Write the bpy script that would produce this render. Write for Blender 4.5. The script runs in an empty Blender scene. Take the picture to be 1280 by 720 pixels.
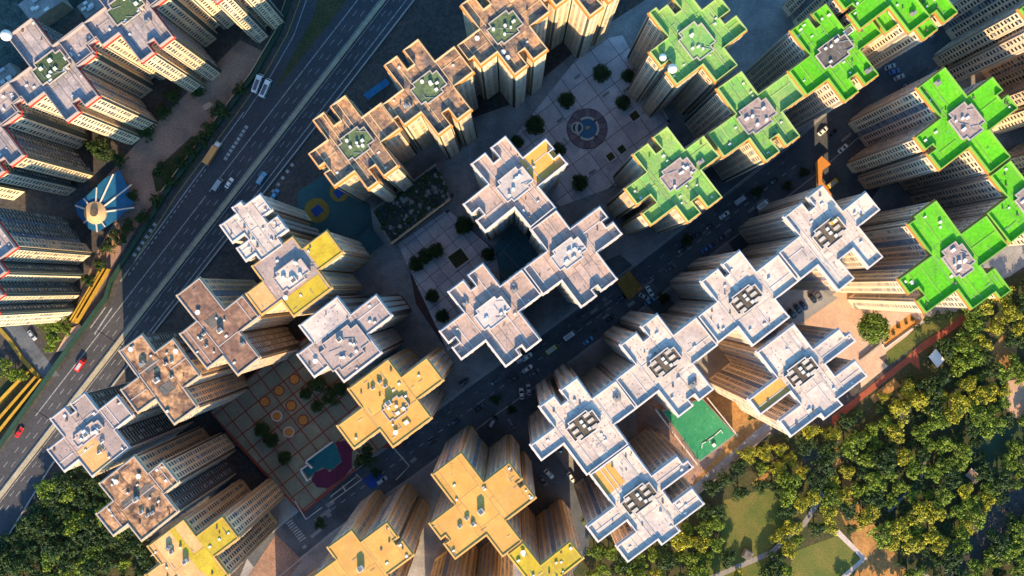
import bpy, math, random
import numpy as np
from mathutils import Vector
random.seed(7); RNG = np.random.default_rng(7)

# ------------------------------------------------------------------ scene, camera, light
SC = bpy.context.scene
COL = SC.collection
HCAM, S = 450.0, 0.33                    # camera height; metres on the ground per photo pixel
cam = bpy.data.cameras.new('camera'); cam.sensor_width = 36; cam.lens = 36 * HCAM / (1280 * S)
cam.clip_start = 1; cam.clip_end = 6000
camo = bpy.data.objects.new('camera', cam); COL.objects.link(camo)
camo.location = (0, 0, HCAM); camo.rotation_euler = (0, 0, 0); SC.camera = camo
SUN_EL, SUN_AZ = math.radians(27), math.radians(-88)     # direction TO the sun, azimuth from +x
w = bpy.data.worlds.new('World'); SC.world = w; w.use_nodes = True
nt = w.node_tree; bg = nt.nodes['Background']
sky = nt.nodes.new('ShaderNodeTexSky'); sky.sky_type = 'NISHITA'; sky.sun_disc = False
sky.sun_elevation = SUN_EL; sky.sun_rotation = math.radians(90) - SUN_AZ
sky.air_density = 1.0; sky.dust_density = 0.6; sky.ozone_density = 2.5
tint = nt.nodes.new('ShaderNodeMix'); tint.data_type = 'RGBA'; tint.blend_type = 'MULTIPLY'; tint.inputs['Factor'].default_value = 1
tint.inputs['B'].default_value = (0.62, 1.02, 1.16, 1); nt.links.new(sky.outputs[0], tint.inputs['A']); nt.links.new(tint.outputs['Result'], bg.inputs[0]); bg.inputs[1].default_value = 0.15
sl = bpy.data.lights.new('sun', 'SUN'); sl.energy = 4.8; sl.angle = math.radians(0.5); sl.color = (1.0, 0.72, 0.40)
so = bpy.data.objects.new('sun', sl); COL.objects.link(so)
d = Vector((math.cos(SUN_AZ) * math.cos(SUN_EL), math.sin(SUN_AZ) * math.cos(SUN_EL), math.sin(SUN_EL)))
so.rotation_euler = d.to_track_quat('Z', 'Y').to_euler(); so.location = (0, -300, 300)
SC.view_settings.view_transform = 'Standard'; SC.view_settings.look = 'None'
SC.view_settings.exposure = 1.18; SC.view_settings.gamma = 1
SC.render.engine = 'CYCLES'
try:
    SC.cycles.max_bounces = 5; SC.cycles.diffuse_bounces = 3
except Exception: pass

# ------------------------------------------------------------------ helpers
def P(px, py, z=0.0):                     # where a photo pixel lies at height z, in metres
    k = S * (1 - z / HCAM)
    return ((px - 640) * k, -(py - 360) * k)
def Z(off, sc, pts): return [(off[0] + x / sc, off[1] + y / sc) for x, y in pts]

def tag(o, label=None, cat=None, group=None, kind=None):
    if label: o['label'] = label
    if cat: o['category'] = cat
    if group: o['group'] = group
    if kind: o['kind'] = kind
    return o
def empty(name, loc=(0, 0, 0), rz=0, label=None, cat=None, group=None):
    o = bpy.data.objects.new(name, None); COL.objects.link(o); o.location = loc; o.rotation_euler = (0, 0, rz)
    o.empty_display_size = 0.5
    return tag(o, label, cat, group)

class MB:                                 # gathers quads and polygons, links them as ONE mesh object
    def __init__(s): s.v = []; s.f = []; s.m = []; s.q = []; s.qm = []
    def quads(s, arr, mi=0):              # arr (N,4,3)
        arr = np.asarray(arr, float)
        if len(arr): s.q.append(arr); s.qm.append(np.full(len(arr), mi) if np.isscalar(mi) else np.asarray(mi))
    def poly(s, pts, mi=0):
        b = len(s.v); s.v += [tuple(p) for p in pts]; s.f.append(tuple(range(b, b + len(pts)))); s.m.append(mi)
    def prism(s, pts2, z0, z1, mi=0, bottom=False):     # pts2 counter-clockwise
        b = len(s.v); n = len(pts2)
        s.v += [(x, y, z0) for x, y in pts2] + [(x, y, z1) for x, y in pts2]
        for i in range(n):
            j = (i + 1) % n; s.f.append((b + i, b + j, b + n + j, b + n + i)); s.m.append(mi)
        s.f.append(tuple(b + n + i for i in range(n))); s.m.append(mi)
        if bottom: s.f.append(tuple(b + n - 1 - i for i in range(n))); s.m.append(mi)
    def box(s, c, sx, sy, sz, rz=0, mi=0):    # c = centre of the base
        co, si = math.cos(rz), math.sin(rz)
        p = [(c[0] + x * co - y * si, c[1] + x * si + y * co) for x, y in ((-sx/2, -sy/2), (sx/2, -sy/2), (sx/2, sy/2), (-sx/2, sy/2))]
        s.prism(p, c[2], c[2] + sz, mi, True)
    def cyl(s, c, r, h, n=12, mi=0, r2=None):
        r2 = r if r2 is None else r2
        b = len(s.v)
        for rr, z in ((r, c[2]), (r2, c[2] + h)):
            s.v += [(c[0] + rr * math.cos(2*math.pi*i/n), c[1] + rr * math.sin(2*math.pi*i/n), z) for i in range(n)]
        for i in range(n):
            j = (i + 1) % n; s.f.append((b+i, b+j, b+n+j, b+n+i)); s.m.append(mi)
        s.f.append(tuple(b + n + i for i in range(n))); s.m.append(mi)
    def tube(s, a, b_, r0, r1, n=6, mi=0):
        a, b_ = Vector(a), Vector(b_); d = (b_ - a).normalized()
        u = d.orthogonal().normalized(); v = d.cross(u); b = len(s.v)
        for p, r in ((a, r0), (b_, r1)):
            s.v += [tuple(p + (u * math.cos(2*math.pi*i/n) + v * math.sin(2*math.pi*i/n)) * r) for i in range(n)]
        for i in range(n):
            j = (i + 1) % n; s.f.append((b+i, b+j, b+n+j, b+n+i)); s.m.append(mi)
        s.f.append(tuple(b + n + i for i in range(n))); s.m.append(mi)
    def ring(s, c, r0, r1, z0, z1, n=40, mi=0):
        for i in range(n):
            a0, a1 = 2*math.pi*i/n, 2*math.pi*(i+1)/n
            p = lambda r, a, z: (c[0] + r*math.cos(a), c[1] + r*math.sin(a), z)
            s.poly([p(r1,a0,z0), p(r1,a1,z0), p(r1,a1,z1), p(r1,a0,z1)], mi)
            s.poly([p(r0,a0,z1), p(r1,a0,z1), p(r1,a1,z1), p(r0,a1,z1)], mi)
            s.poly([p(r0,a1,z0), p(r0,a0,z0), p(r0,a0,z1), p(r0,a1,z1)], mi)
    def sphere(s, c, r, nu=12, nv=8, sz=1.0, mi=0):
        b = len(s.v)
        for j in range(nv + 1):
            t = math.pi * j / nv
            s.v += [(c[0] + r*math.sin(t)*math.cos(2*math.pi*i/nu), c[1] + r*math.sin(t)*math.sin(2*math.pi*i/nu), c[2] - r*sz*math.cos(t)) for i in range(nu)]
        for j in range(nv):
            for i in range(nu):
                k = (i + 1) % nu; s.f.append((b+j*nu+i, b+j*nu+k, b+(j+1)*nu+k, b+(j+1)*nu+i)); s.m.append(mi)
    def mesh(s, name, mats, off=(0, 0, 0), smooth=False):
        me = bpy.data.meshes.new(name)
        nv = len(s.v); Q = np.concatenate(s.q) if s.q else np.zeros((0, 4, 3))
        nq = len(Q); co = np.zeros((nv + 4 * nq, 3))
        if nv: co[:nv] = np.array(s.v, float)
        if nq: co[nv:] = Q.reshape(-1, 3)
        co -= np.array(off)
        lens = np.array([len(f) for f in s.f] + [4] * nq, np.int32)
        li = [i for f in s.f for i in f]
        loops = np.concatenate([np.array(li, np.int32), np.arange(nv, nv + 4 * nq, dtype=np.int32)])
        me.vertices.add(len(co)); me.vertices.foreach_set('co', co.ravel())
        me.loops.add(len(loops)); me.loops.foreach_set('vertex_index', loops)
        me.polygons.add(len(lens)); me.polygons.foreach_set('loop_start', np.concatenate([[0], np.cumsum(lens)[:-1]]).astype(np.int32))
        mi = np.concatenate([np.array(s.m, np.int32)] + [m.astype(np.int32) for m in s.qm]) if len(lens) else []
        for m in (mats if isinstance(mats, (list, tuple)) else [mats]): me.materials.append(m)
        me.polygons.foreach_set('material_index', mi)
        me.polygons.foreach_set('use_smooth', np.full(len(lens), smooth, bool))
        me.update(calc_edges=True); me.validate()
        return me
    def build(s, name, mats, parent=None, off=(0, 0, 0), smooth=False):
        o = bpy.data.objects.new(name, s.mesh(name, mats, off, smooth)); COL.objects.link(o)
        if parent: o.parent = parent
        return o

def boxes_on_wall(p0, t, n, spec):        # spec rows: s0 s1 z0 z1 d0 d1 -> open-backed boxes on a wall, (5N,4,3)
    a = np.asarray(spec, float)
    if not len(a): return np.zeros((0, 4, 3))
    p0 = np.array(p0); t = np.array(t); n = np.array(n)
    def pt(si, zi, di):
        xy = p0[None] + a[:, si, None] * t[None] + a[:, di, None] * n[None]
        return np.concatenate([xy, a[:, zi, None]], 1)
    A, B, C, D = pt(0,2,5), pt(1,2,5), pt(1,3,5), pt(0,3,5)
    a_, b_, c_, d_ = pt(0,2,4), pt(1,2,4), pt(1,3,4), pt(0,3,4)
    q = [np.stack(x, 1) for x in ((A,B,C,D), (D,C,c_,d_), (a_,b_,B,A), (a_,A,D,d_), (B,b_,c_,C))]
    return np.stack(q, 1).reshape(-1, 4, 3)

# ------------------------------------------------------------------ materials
def mat(name, c, c2=None, rough=0.85, scale=0.3, fine=2.5, amt=0.5, bump=0.0, speck=None, speck_scale=1.2, speck_size=0.16, metal=0.0, contrast=(0.35, 0.65), stretch=None, spec=0.3, pv=0.09, stain=None):
    m = bpy.data.materials.new(name); m.use_nodes = True
    N, L = m.node_tree.nodes, m.node_tree.links
    b = N['Principled BSDF']; b.inputs['Roughness'].default_value = rough; b.inputs['Metallic'].default_value = metal
    b.inputs['Specular IOR Level'].default_value = spec
    if c2 is None: c2 = tuple(x * 0.72 for x in c)
    tc = N.new('ShaderNodeTexCoord'); oi = N.new('ShaderNodeObjectInfo')
    add = N.new('ShaderNodeVectorMath'); add.operation = 'ADD'
    ml = N.new('ShaderNodeMath'); ml.operation = 'MULTIPLY'; ml.inputs[1].default_value = 300.0
    L.new(oi.outputs['Random'], ml.inputs[0]); L.new(tc.outputs['Object'], add.inputs[0]); L.new(ml.outputs[0], add.inputs[1])
    vec = add.outputs[0]
    if stretch:
        mp = N.new('ShaderNodeMapping'); mp.inputs['Scale'].default_value = stretch; L.new(vec, mp.inputs[0]); vec = mp.outputs[0]
    n1 = N.new('ShaderNodeTexNoise'); n1.inputs['Scale'].default_value = scale; n1.inputs['Detail'].default_value = 5; n1.inputs['Roughness'].default_value = 0.62
    n2 = N.new('ShaderNodeTexNoise'); n2.inputs['Scale'].default_value = fine; n2.inputs['Detail'].default_value = 3
    L.new(vec, n1.inputs[0]); L.new(vec, n2.inputs[0])
    mr = N.new('ShaderNodeMapRange'); mr.inputs[1].default_value = contrast[0]; mr.inputs[2].default_value = contrast[1]
    L.new(n1.outputs[0], mr.inputs[0])
    mx = N.new('ShaderNodeMix'); mx.data_type = 'RGBA'; mx.inputs['A'].default_value = (*c, 1); mx.inputs['B'].default_value = (*c2, 1)
    L.new(mr.outputs[0], mx.inputs['Factor'])
    hv = N.new('ShaderNodeMapRange'); hv.inputs[1].default_value = 0.3; hv.inputs[2].default_value = 0.7
    hv.inputs[3].default_value = 1 - amt * 0.5; hv.inputs[4].default_value = 1 + amt * 0.35
    L.new(n2.outputs[0], hv.inputs[0])
    vr = N.new('ShaderNodeMapRange'); vr.inputs[3].default_value = 1 - pv; vr.inputs[4].default_value = 1 + pv; L.new(oi.outputs['Random'], vr.inputs[0])
    hm = N.new('ShaderNodeMath'); hm.operation = 'MULTIPLY'; L.new(hv.outputs[0], hm.inputs[0]); L.new(vr.outputs[0], hm.inputs[1])
    sc = N.new('ShaderNodeVectorMath'); sc.operation = 'SCALE'; L.new(mx.outputs['Result'], sc.inputs[0]); L.new(hm.outputs[0], sc.inputs['Scale'])
    if stain:                             # ponding stains and repairs on flat roofs
        n3 = N.new('ShaderNodeTexNoise'); n3.inputs['Scale'].default_value = 0.09; n3.inputs['Detail'].default_value = 7; n3.inputs['Roughness'].default_value = 0.7; L.new(vec, n3.inputs[0])
        r3 = N.new('ShaderNodeMapRange'); r3.inputs[1].default_value = 0.50; r3.inputs[2].default_value = 0.68; r3.inputs[4].default_value = 0.75; L.new(n3.outputs[0], r3.inputs[0])
        m3 = N.new('ShaderNodeMix'); m3.data_type = 'RGBA'; m3.inputs['B'].default_value = (*stain, 1); L.new(r3.outputs[0], m3.inputs['Factor']); L.new(sc.outputs[0], m3.inputs['A'])
        sc = m3
    out = sc.outputs['Result'] if stain else sc.outputs[0]
    if speck:
        vo = N.new('ShaderNodeTexVoronoi'); vo.inputs['Scale'].default_value = speck_scale; L.new(vec, vo.inputs[0])
        lt = N.new('ShaderNodeMath'); lt.operation = 'LESS_THAN'; lt.inputs[1].default_value = speck_size; L.new(vo.outputs['Distance'], lt.inputs[0])
        mx2 = N.new('ShaderNodeMix'); mx2.data_type = 'RGBA'; mx2.inputs['B'].default_value = (*speck, 1)
        f2 = N.new('ShaderNodeMath'); f2.operation = 'MULTIPLY'; f2.inputs[1].default_value = 0.75; L.new(lt.outputs[0], f2.inputs[0])
        L.new(f2.outputs[0], mx2.inputs['Factor']); L.new(out, mx2.inputs['A']); out = mx2.outputs['Result']
    L.new(out, b.inputs['Base Color'])
    if bump:
        bp = N.new('ShaderNodeBump'); bp.inputs['Strength'].default_value = bump; bp.inputs['Distance'].default_value = 0.1
        L.new(n2.outputs[0], bp.inputs['Height']); L.new(bp.outputs[0], b.inputs['Normal'])
    return m
def plain(name, c, rough=0.5, metal=0.0, spec=0.4, amt=0.12): return mat(name, c, tuple(x*0.9 for x in c), rough, 0.8, 4, amt, metal=metal, spec=spec)

M = {}
# roofs
M['r_white']  = mat('white_roof_screed', stain=(0.36,0.28,0.25), c=(0.62,0.51,0.43), c2=(0.40,0.335,0.325), rough=0.85, scale=0.10, fine=0.9, amt=0.35, speck=(0.13,0.11,0.12), speck_scale=0.62, speck_size=0.17, contrast=(0.45,0.75))
M['r_grey']   = mat('lilac_grey_roof_screed', stain=(0.24,0.19,0.18), c=(0.43,0.325,0.29), c2=(0.31,0.235,0.215), rough=0.85, scale=0.15, fine=1.2, amt=0.4, speck=(0.10,0.08,0.10), speck_scale=0.7, speck_size=0.17)
M['r_pink']   = mat('pink_grey_roof_screed', stain=(0.30,0.235,0.21), c=(0.47,0.34,0.285), c2=(0.33,0.245,0.22), rough=0.85, scale=0.12, fine=1.0, amt=0.4, contrast=(0.4,0.7), speck=(0.16,0.12,0.11), speck_scale=0.45, speck_size=0.12)
M['r_tl'] = mat('blue_grey_roof_screed', stain=(0.20,0.19,0.21), c=(0.42,0.345,0.325), c2=(0.27,0.235,0.24), rough=0.9, scale=0.14, fine=1.0, amt=0.5, contrast=(0.4,0.66), speck=(0.12,0.11,0.13), speck_scale=0.5, speck_size=0.1)
M['r_brown']  = mat('rusty_brown_roof', stain=(0.14,0.085,0.06), c=(0.55,0.30,0.15), c2=(0.12,0.07,0.055), rough=0.9, scale=0.24, fine=0.8, amt=0.9, contrast=(0.40,0.60))
M['r_brown2'] = mat('umber_brown_roof', stain=(0.12,0.075,0.06), c=(0.36,0.20,0.13), c2=(0.16,0.09,0.07), rough=0.9, scale=0.14, fine=0.8, amt=0.7, contrast=(0.36,0.64))
M['r_chest']  = mat('weathered_brown_roof', stain=(0.13,0.11,0.11), c=(0.47,0.27,0.15), c2=(0.12,0.10,0.10), rough=0.9, scale=0.17, fine=0.9, amt=0.9, contrast=(0.42,0.62), speck=(0.5,0.40,0.30), speck_scale=0.5, speck_size=0.1)
M['r_yellow'] = mat('ochre_roof_paint', stain=(0.46,0.25,0.08), c=(0.62,0.345,0.085), c2=(0.53,0.27,0.06), rough=0.75, scale=0.2, fine=1.5, amt=0.22, speck=(0.30,0.17,0.05), speck_scale=0.33, speck_size=0.06)
M['r_lemon']  = mat('lemon_roof_paint', stain=(0.36,0.27,0.05), c=(0.52,0.38,0.028), c2=(0.42,0.28,0.02), rough=0.75, scale=0.25, fine=1.5, amt=0.3, speck=(0.26,0.18,0.02), speck_scale=0.45, speck_size=0.10)
M['r_orange'] = mat('orange_tan_roof_paint', stain=(0.44,0.25,0.12), c=(0.72,0.40,0.17), c2=(0.58,0.30,0.11), rough=0.8, scale=0.22, fine=1.5, amt=0.3, speck=(0.3,0.17,0.08), speck_scale=0.4, speck_size=0.08)
M['r_sage']   = mat('sage_green_roof_paint', stain=(0.14,0.27,0.12), c=(0.16,0.41,0.085), c2=(0.27,0.38,0.12), rough=0.85, scale=0.14, fine=1.1, amt=0.45, speck=(0.15,0.2,0.07), speck_scale=0.4, speck_size=0.07)
M['r_green']  = mat('bright_green_roof_paint', stain=(0.12,0.30,0.04), c=(0.105,0.47,0.012), c2=(0.19,0.50,0.02), rough=0.85, scale=0.16, fine=1.0, amt=0.4, contrast=(0.5,0.8), speck=(0.10,0.28,0.04), speck_scale=0.4, speck_size=0.07)
M['core_g']   = mat('dark_green_core_roof', (0.050,0.095,0.045), (0.085,0.10,0.045), 0.9, 0.3, 1.5, 0.6)
M['core_olive'] = mat('olive_core_roof', (0.13,0.19,0.075), (0.07,0.09,0.06), 0.9, 0.3, 1.5, 0.6)
M['core_grey'] = mat('rosy_grey_core_roof', (0.40,0.30,0.26), (0.24,0.18,0.17), 0.9, 0.22, 1.3, 0.5)
M['core_dark'] = mat('dark_grey_core_roof', (0.17,0.14,0.12), (0.08,0.075,0.07), 0.9, 0.3, 1.3, 0.5)
M['core_brown'] = mat('brown_grey_core_roof', (0.135,0.105,0.075), (0.09,0.07,0.055), 0.9, 0.4, 1.5, 0.5)
M['core_white'] = mat('pale_core_roof', stain=(0.36,0.3,0.28), c=(0.55,0.47,0.43), c2=(0.45,0.38,0.35), rough=0.85, scale=0.25, fine=1.3, amt=0.3, speck=(0.25,0.2,0.2), speck_scale=0.6, speck_size=0.12)
# walls
def wall(name, c): return mat(name, c, tuple(x*0.80 for x in c), 0.85, 0.22, 1.6, 0.35, stretch=(1, 1, 0.16), contrast=(0.35, 0.7))
M['w_cream']  = wall('cream_render', (0.76,0.58,0.37)); M['w_cream2'] = wall('warm_white_render', (0.82,0.69,0.49))
M['w_tan']    = wall('tan_render', (0.72,0.50,0.31));   M['w_pink'] = wall('pinkish_render', (0.79,0.57,0.43))
M['w_pale']   = wall('pale_render', (0.66,0.55,0.44));  M['w_gold'] = wall('golden_render', (0.66,0.45,0.16))
M['w_dark']   = wall('recess_shade_render', (0.11,0.10,0.10)); M['w_teal'] = wall('grey_green_shade_render', (0.075,0.10,0.10))
M['w_ochre'] = wall('ochre_render', (0.80,0.52,0.28)); M['w_ochre2'] = wall('pale_ochre_render', (0.84,0.60,0.35)); M['w_ochre_d'] = wall('dull_ochre_render', (0.56,0.39,0.25)); M['w_pink2'] = wall('pale_pink_render', (0.83,0.63,0.49))
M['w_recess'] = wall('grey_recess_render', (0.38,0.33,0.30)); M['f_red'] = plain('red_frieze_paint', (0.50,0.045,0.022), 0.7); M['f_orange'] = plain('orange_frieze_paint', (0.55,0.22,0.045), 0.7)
M['f_white'] = plain('white_coping', (0.56,0.51,0.49), 0.8); M['f_tan'] = plain('tan_coping', (0.60,0.42,0.24), 0.7)
M['f_bluegrey'] = plain('blue_grey_coping', (0.36,0.29,0.27), 0.8); M['f_rust'] = plain('rust_coping', (0.42,0.17,0.09), 0.8); M['f_green'] = plain('green_coping', (0.20,0.42,0.06), 0.7); M['f_sage'] = plain('sage_coping', (0.34,0.45,0.16), 0.7)
M['f_grey'] = plain('grey_coping', (0.42,0.36,0.34), 0.8); M['f_yellow'] = plain('ochre_coping', (0.56,0.34,0.11), 0.7); M['f_lemon'] = plain('lemon_coping', (0.55,0.40,0.05), 0.7)
M['glass'] = mat('dark_window_glass', (0.018,0.022,0.028), (0.03,0.035,0.04), 0.15, 2, 6, 0.3, spec=0.5)
M['curtain'] = plain('curtained_window', (0.16,0.16,0.17), 0.4); M['curtain2'] = plain('pale_blind', (0.36,0.34,0.30), 0.5)
M['ac'] = plain('air_conditioner_casing', (0.38,0.37,0.35), 0.6); M['sill'] = plain('window_sill', (0.50,0.42,0.33), 0.8)
M['steel'] = plain('galvanised_steel', (0.45,0.46,0.48), 0.4, 0.6); M['whitep'] = plain('white_paint', (0.66,0.65,0.62), 0.55)
M['cloth_a'] = plain('blue_laundry', (0.08,0.14,0.28), 0.9); M['cloth_b'] = plain('red_laundry', (0.35,0.06,0.06), 0.9); M['cloth_c'] = plain('white_laundry', (0.55,0.55,0.52), 0.9)
M['skylight'] = mat('skylight_sheet', (0.56,0.49,0.42), (0.45,0.38,0.32), 0.4, 0.8, 3, 0.3)
M['lemonp'] = mat('yellow_paint', (0.52,0.32,0.035), (0.38,0.22,0.03), 0.7, 0.5, 3, 0.4)
# ground
M['soil'] = mat('dusty_ground', (0.085,0.070,0.062), (0.045,0.043,0.043), 0.95, 0.06, 0.8, 0.7, bump=0.2)
M['asphalt'] = mat('street_asphalt', stain=(0.045,0.052,0.06), c=(0.115,0.125,0.14), c2=(0.070,0.080,0.095), rough=0.85, scale=0.08, fine=1.6, amt=0.5, bump=0.15, stretch=(1,1,1))
M['motorway'] = mat('motorway_asphalt', stain=(0.045,0.045,0.05), c=(0.066,0.066,0.074), c2=(0.048,0.048,0.056), rough=0.85, scale=0.05, fine=1.2, amt=0.5, bump=0.12)
M['pave'] = mat('grey_pavement', (0.30,0.285,0.28), (0.18,0.175,0.18), 0.9, 0.12, 2.0, 0.5, bump=0.15)
M['plaza'] = mat('lilac_plaza_slab', stain=(0.30,0.28,0.32), c=(0.66,0.59,0.60), c2=(0.50,0.45,0.47), rough=0.85, scale=0.12, fine=2.0, amt=0.35)
M['joint'] = mat('dark_red_joint', (0.10,0.045,0.045), (0.07,0.04,0.04), 0.9)
M['mauve'] = mat('mauve_paving', (0.20,0.155,0.18), (0.14,0.11,0.13), 0.85); M['mauve2'] = mat('pale_mauve_paving', (0.26,0.215,0.235), (0.19,0.155,0.17), 0.85)
M['deck'] = mat('sage_deck_tile', stain=(0.17,0.17,0.14), c=(0.26,0.25,0.17), c2=(0.18,0.18,0.135), rough=0.85, scale=0.15, fine=2.0, amt=0.4)
M['redline'] = mat('red_deck_tile', (0.25,0.055,0.035), (0.19,0.045,0.03), 0.85)
M['orange_t'] = mat('orange_tile_disc', (0.55,0.24,0.05), (0.45,0.19,0.045), 0.8, 0.8)
M['rosy'] = mat('rosy_brown_paving', (0.34,0.20,0.145), (0.19,0.125,0.10), 0.9, 0.10, 1.4, 0.5)
M['sand'] = mat('peach_paving', (0.55,0.36,0.25), (0.46,0.29,0.20), 0.9, 0.10, 1.4, 0.3)
M['redpath'] = mat('red_brick_path', (0.34,0.085,0.045), (0.25,0.065,0.04), 0.9, 0.3, 2.5, 0.4)
M['earth'] = mat('orange_earth', (0.42,0.22,0.075), (0.25,0.135,0.05), 0.95, 0.09, 1.0, 0.6, bump=0.3)
M['lawn'] = mat('park_lawn', (0.065,0.105,0.02), (0.16,0.135,0.035), 0.95, 0.07, 2.2, 0.7, bump=0.3)
M['undergrowth'] = mat('park_undergrowth', (0.035,0.050,0.018), (0.075,0.062,0.028), 0.95, 0.15, 1.5, 0.9, bump=0.4)
M['path'] = mat('pale_path', (0.30,0.27,0.25), (0.22,0.20,0.19), 0.9, 0.2, 2, 0.3)
M['kerb'] = plain('kerb_concrete', (0.34,0.33,0.32), 0.85, amt=0.3); M['beige'] = mat('median_concrete', (0.40,0.35,0.25), (0.32,0.28,0.2), 0.9, 0.3, 2, 0.4)
M['mark'] = mat('worn_road_marking', (0.44,0.45,0.45), (0.20,0.21,0.22), 0.7, 0.8, 4, 0.5); M['ymark'] = mat('yellow_road_marking', (0.42,0.30,0.03), (0.30,0.22,0.03), 0.7, 0.6, 4, 0.4)
M['pool'] = mat('fountain_water', (0.015,0.07,0.16), (0.01,0.05,0.12), 0.08, 0.5, 3, 0.3, spec=0.6)
M['pond'] = mat('pond_water', (0.045,0.065,0.028), (0.03,0.05,0.025), 0.45, 0.1, 2, 0.3, spec=0.2)
M['court_g'] = mat('green_court_paint', stain=(0.03,0.22,0.12), c=(0.013,0.17,0.075), c2=(0.04,0.23,0.10), rough=0.8, scale=0.12, fine=1.2, amt=0.35, speck=(0.12,0.30,0.14), speck_scale=0.35, speck_size=0.14)
M['court_t'] = mat('teal_play_surface', (0.012,0.14,0.17), (0.01,0.11,0.14), 0.85); M['magenta'] = mat('magenta_play_surface', (0.12,0.020,0.06), (0.085,0.015,0.045), 0.85)
M['court_dark'] = mat('dark_teal_court', (0.035,0.095,0.105), (0.025,0.070,0.08), 0.85, 0.08); M['bluep'] = mat('blue_play_and_lit_street', (0.02,0.07,0.30), (0.015,0.05,0.22), 0.85)
M['court_teal'] = mat('teal_court_paint', (0.13,0.25,0.27), (0.09,0.18,0.20), 0.85, 0.12); M['mustard'] = mat('mustard_play_surface', (0.30,0.20,0.03), (0.24,0.16,0.03), 0.85); M['canopy_b'] = mat('blue_canopy_sheet', (0.014,0.125,0.27), (0.010,0.085,0.19), 0.5, 0.3)
M['barrier_g'] = mat('dark_green_barrier', (0.018,0.055,0.035), (0.014,0.04,0.03), 0.6, 0.5); M['concrete'] = mat('weathered_concrete', (0.30,0.27,0.24), (0.21,0.19,0.17), 0.9, 0.3, 2, 0.4)
M['planter'] = mat('mossy_garden_roof', (0.06,0.085,0.08), (0.025,0.04,0.04), 0.95, 0.22, 1.2, 0.9)
M['rubber'] = plain('tyre_rubber', (0.015,0.015,0.016), 0.8); M['carglass'] = plain('car_glass', (0.012,0.015,0.02), 0.08, 0, 0.6); M['lamp'] = plain('lamp_glass', (0.75,0.74,0.68), 0.2); M['tail'] = plain('tail_lamp_red', (0.4,0.01,0.01), 0.3)
for n, c in dict(white=(0.78,0.78,0.77), black=(0.018,0.019,0.022), silver=(0.42,0.43,0.45), red=(0.62,0.018,0.014), blue=(0.03,0.16,0.42), skyblue=(0.10,0.36,0.62), lime=(0.55,0.58,0.12), grey=(0.12,0.12,0.14), plum=(0.16,0.11,0.17), orange=(0.74,0.33,0.09), navy=(0.02,0.03,0.07), yellow=(0.72,0.44,0.03)).items():
    M['c_' + n] = plain(n + '_car_paint', c, 0.28, 0, 0.5, 0.05)
M['bark'] = mat('tree_bark', (0.10,0.07,0.045), (0.06,0.045,0.03), 0.95, 2, 6, 0.6)
def leaf(n, c):
    m = mat(n, c, tuple(x*0.72 for x in c), 0.6, 0.5, 2.0, 0.6, spec=0.25); return m
M['leaf_y'] = [leaf('sunlit_yellow_leaves', (0.42,0.39,0.026)), leaf('olive_leaves', (0.28,0.28,0.024)), leaf('green_leaves', (0.12,0.155,0.02))]  # sunlit crowns: the sun's yellow is put into these leaf colours
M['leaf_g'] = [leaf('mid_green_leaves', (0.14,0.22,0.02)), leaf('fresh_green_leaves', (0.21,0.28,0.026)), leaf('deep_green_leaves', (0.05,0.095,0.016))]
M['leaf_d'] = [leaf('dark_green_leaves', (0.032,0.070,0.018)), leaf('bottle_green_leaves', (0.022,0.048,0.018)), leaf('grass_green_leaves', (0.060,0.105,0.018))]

# ------------------------------------------------------------------ the setting: sheets on the ground
_lv = [0.0]
def ccw(pts):
    a = sum(p[0]*q[1] - q[0]*p[1] for p, q in zip(pts, pts[1:] + pts[:1])); return pts if a > 0 else pts[::-1]
def sheet(name, pts, m, z=0.0, lift=True, kind='structure', parent=None):
    if lift: _lv[0] += 0.004
    zz = z + (_lv[0] if lift else 0)
    b = MB(); b.poly([(*p, zz) for p in ccw([P(x, y, z) for x, y in pts])])
    o = b.build(name, m, parent)
    if kind: o['kind'] = kind
    return o
def slab(name, pts, m, z0, z1, kind='structure', parent=None):
    b = MB(); b.prism(ccw([P(x, y, z1) for x, y in pts]), z0, z1); o = b.build(name, m, parent)
    if kind: o['kind'] = kind
    return o
def offset_line(pts, dist):               # shifts a pixel polyline sideways by dist pixels (to its left as drawn on screen)
    out = []
    for i, p in enumerate(pts):
        a = pts[max(i-1, 0)]; b = pts[min(i+1, len(pts)-1)]
        dx, dy = b[0]-a[0], b[1]-a[1]; l = math.hypot(dx, dy); out.append((p[0] + dy/l*dist, p[1] - dx/l*dist))
    return out
def band(pts, w): return offset_line(pts, w/2) + offset_line(pts, -w/2)[::-1]
def strip_mesh(mb, pts, wpx, z, zp=0.0, mi=0, h=0.0):   # ribbon along a pixel polyline
    A, B = offset_line(pts, wpx/2), offset_line(pts, -wpx/2)
    for i in range(len(pts)-1):
        q = ccw([P(*A[i], zp), P(*A[i+1], zp), P(*B[i+1], zp), P(*B[i], zp)])
        if h: mb.prism(q, z, z + h, mi, True)
        else: mb.poly([(*p, z) for p in q], mi)
def dash_line(mb, a, b, wpx, z, on, offp, mi=0, zp=0.0):
    L = math.hypot(b[0]-a[0], b[1]-a[1]); ux, uy = (b[0]-a[0])/L, (b[1]-a[1])/L; t = 0
    while t < L:
        e = min(t+on, L); strip_mesh(mb, [(a[0]+ux*t, a[1]+uy*t), (a[0]+ux*e, a[1]+uy*e)], wpx, z, zp, mi); t += on + offp
def circle(cx, cy, r, n=36): return [(cx + r*math.cos(2*math.pi*i/n), cy + r*math.sin(2*math.pi*i/n)) for i in range(n)]
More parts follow.
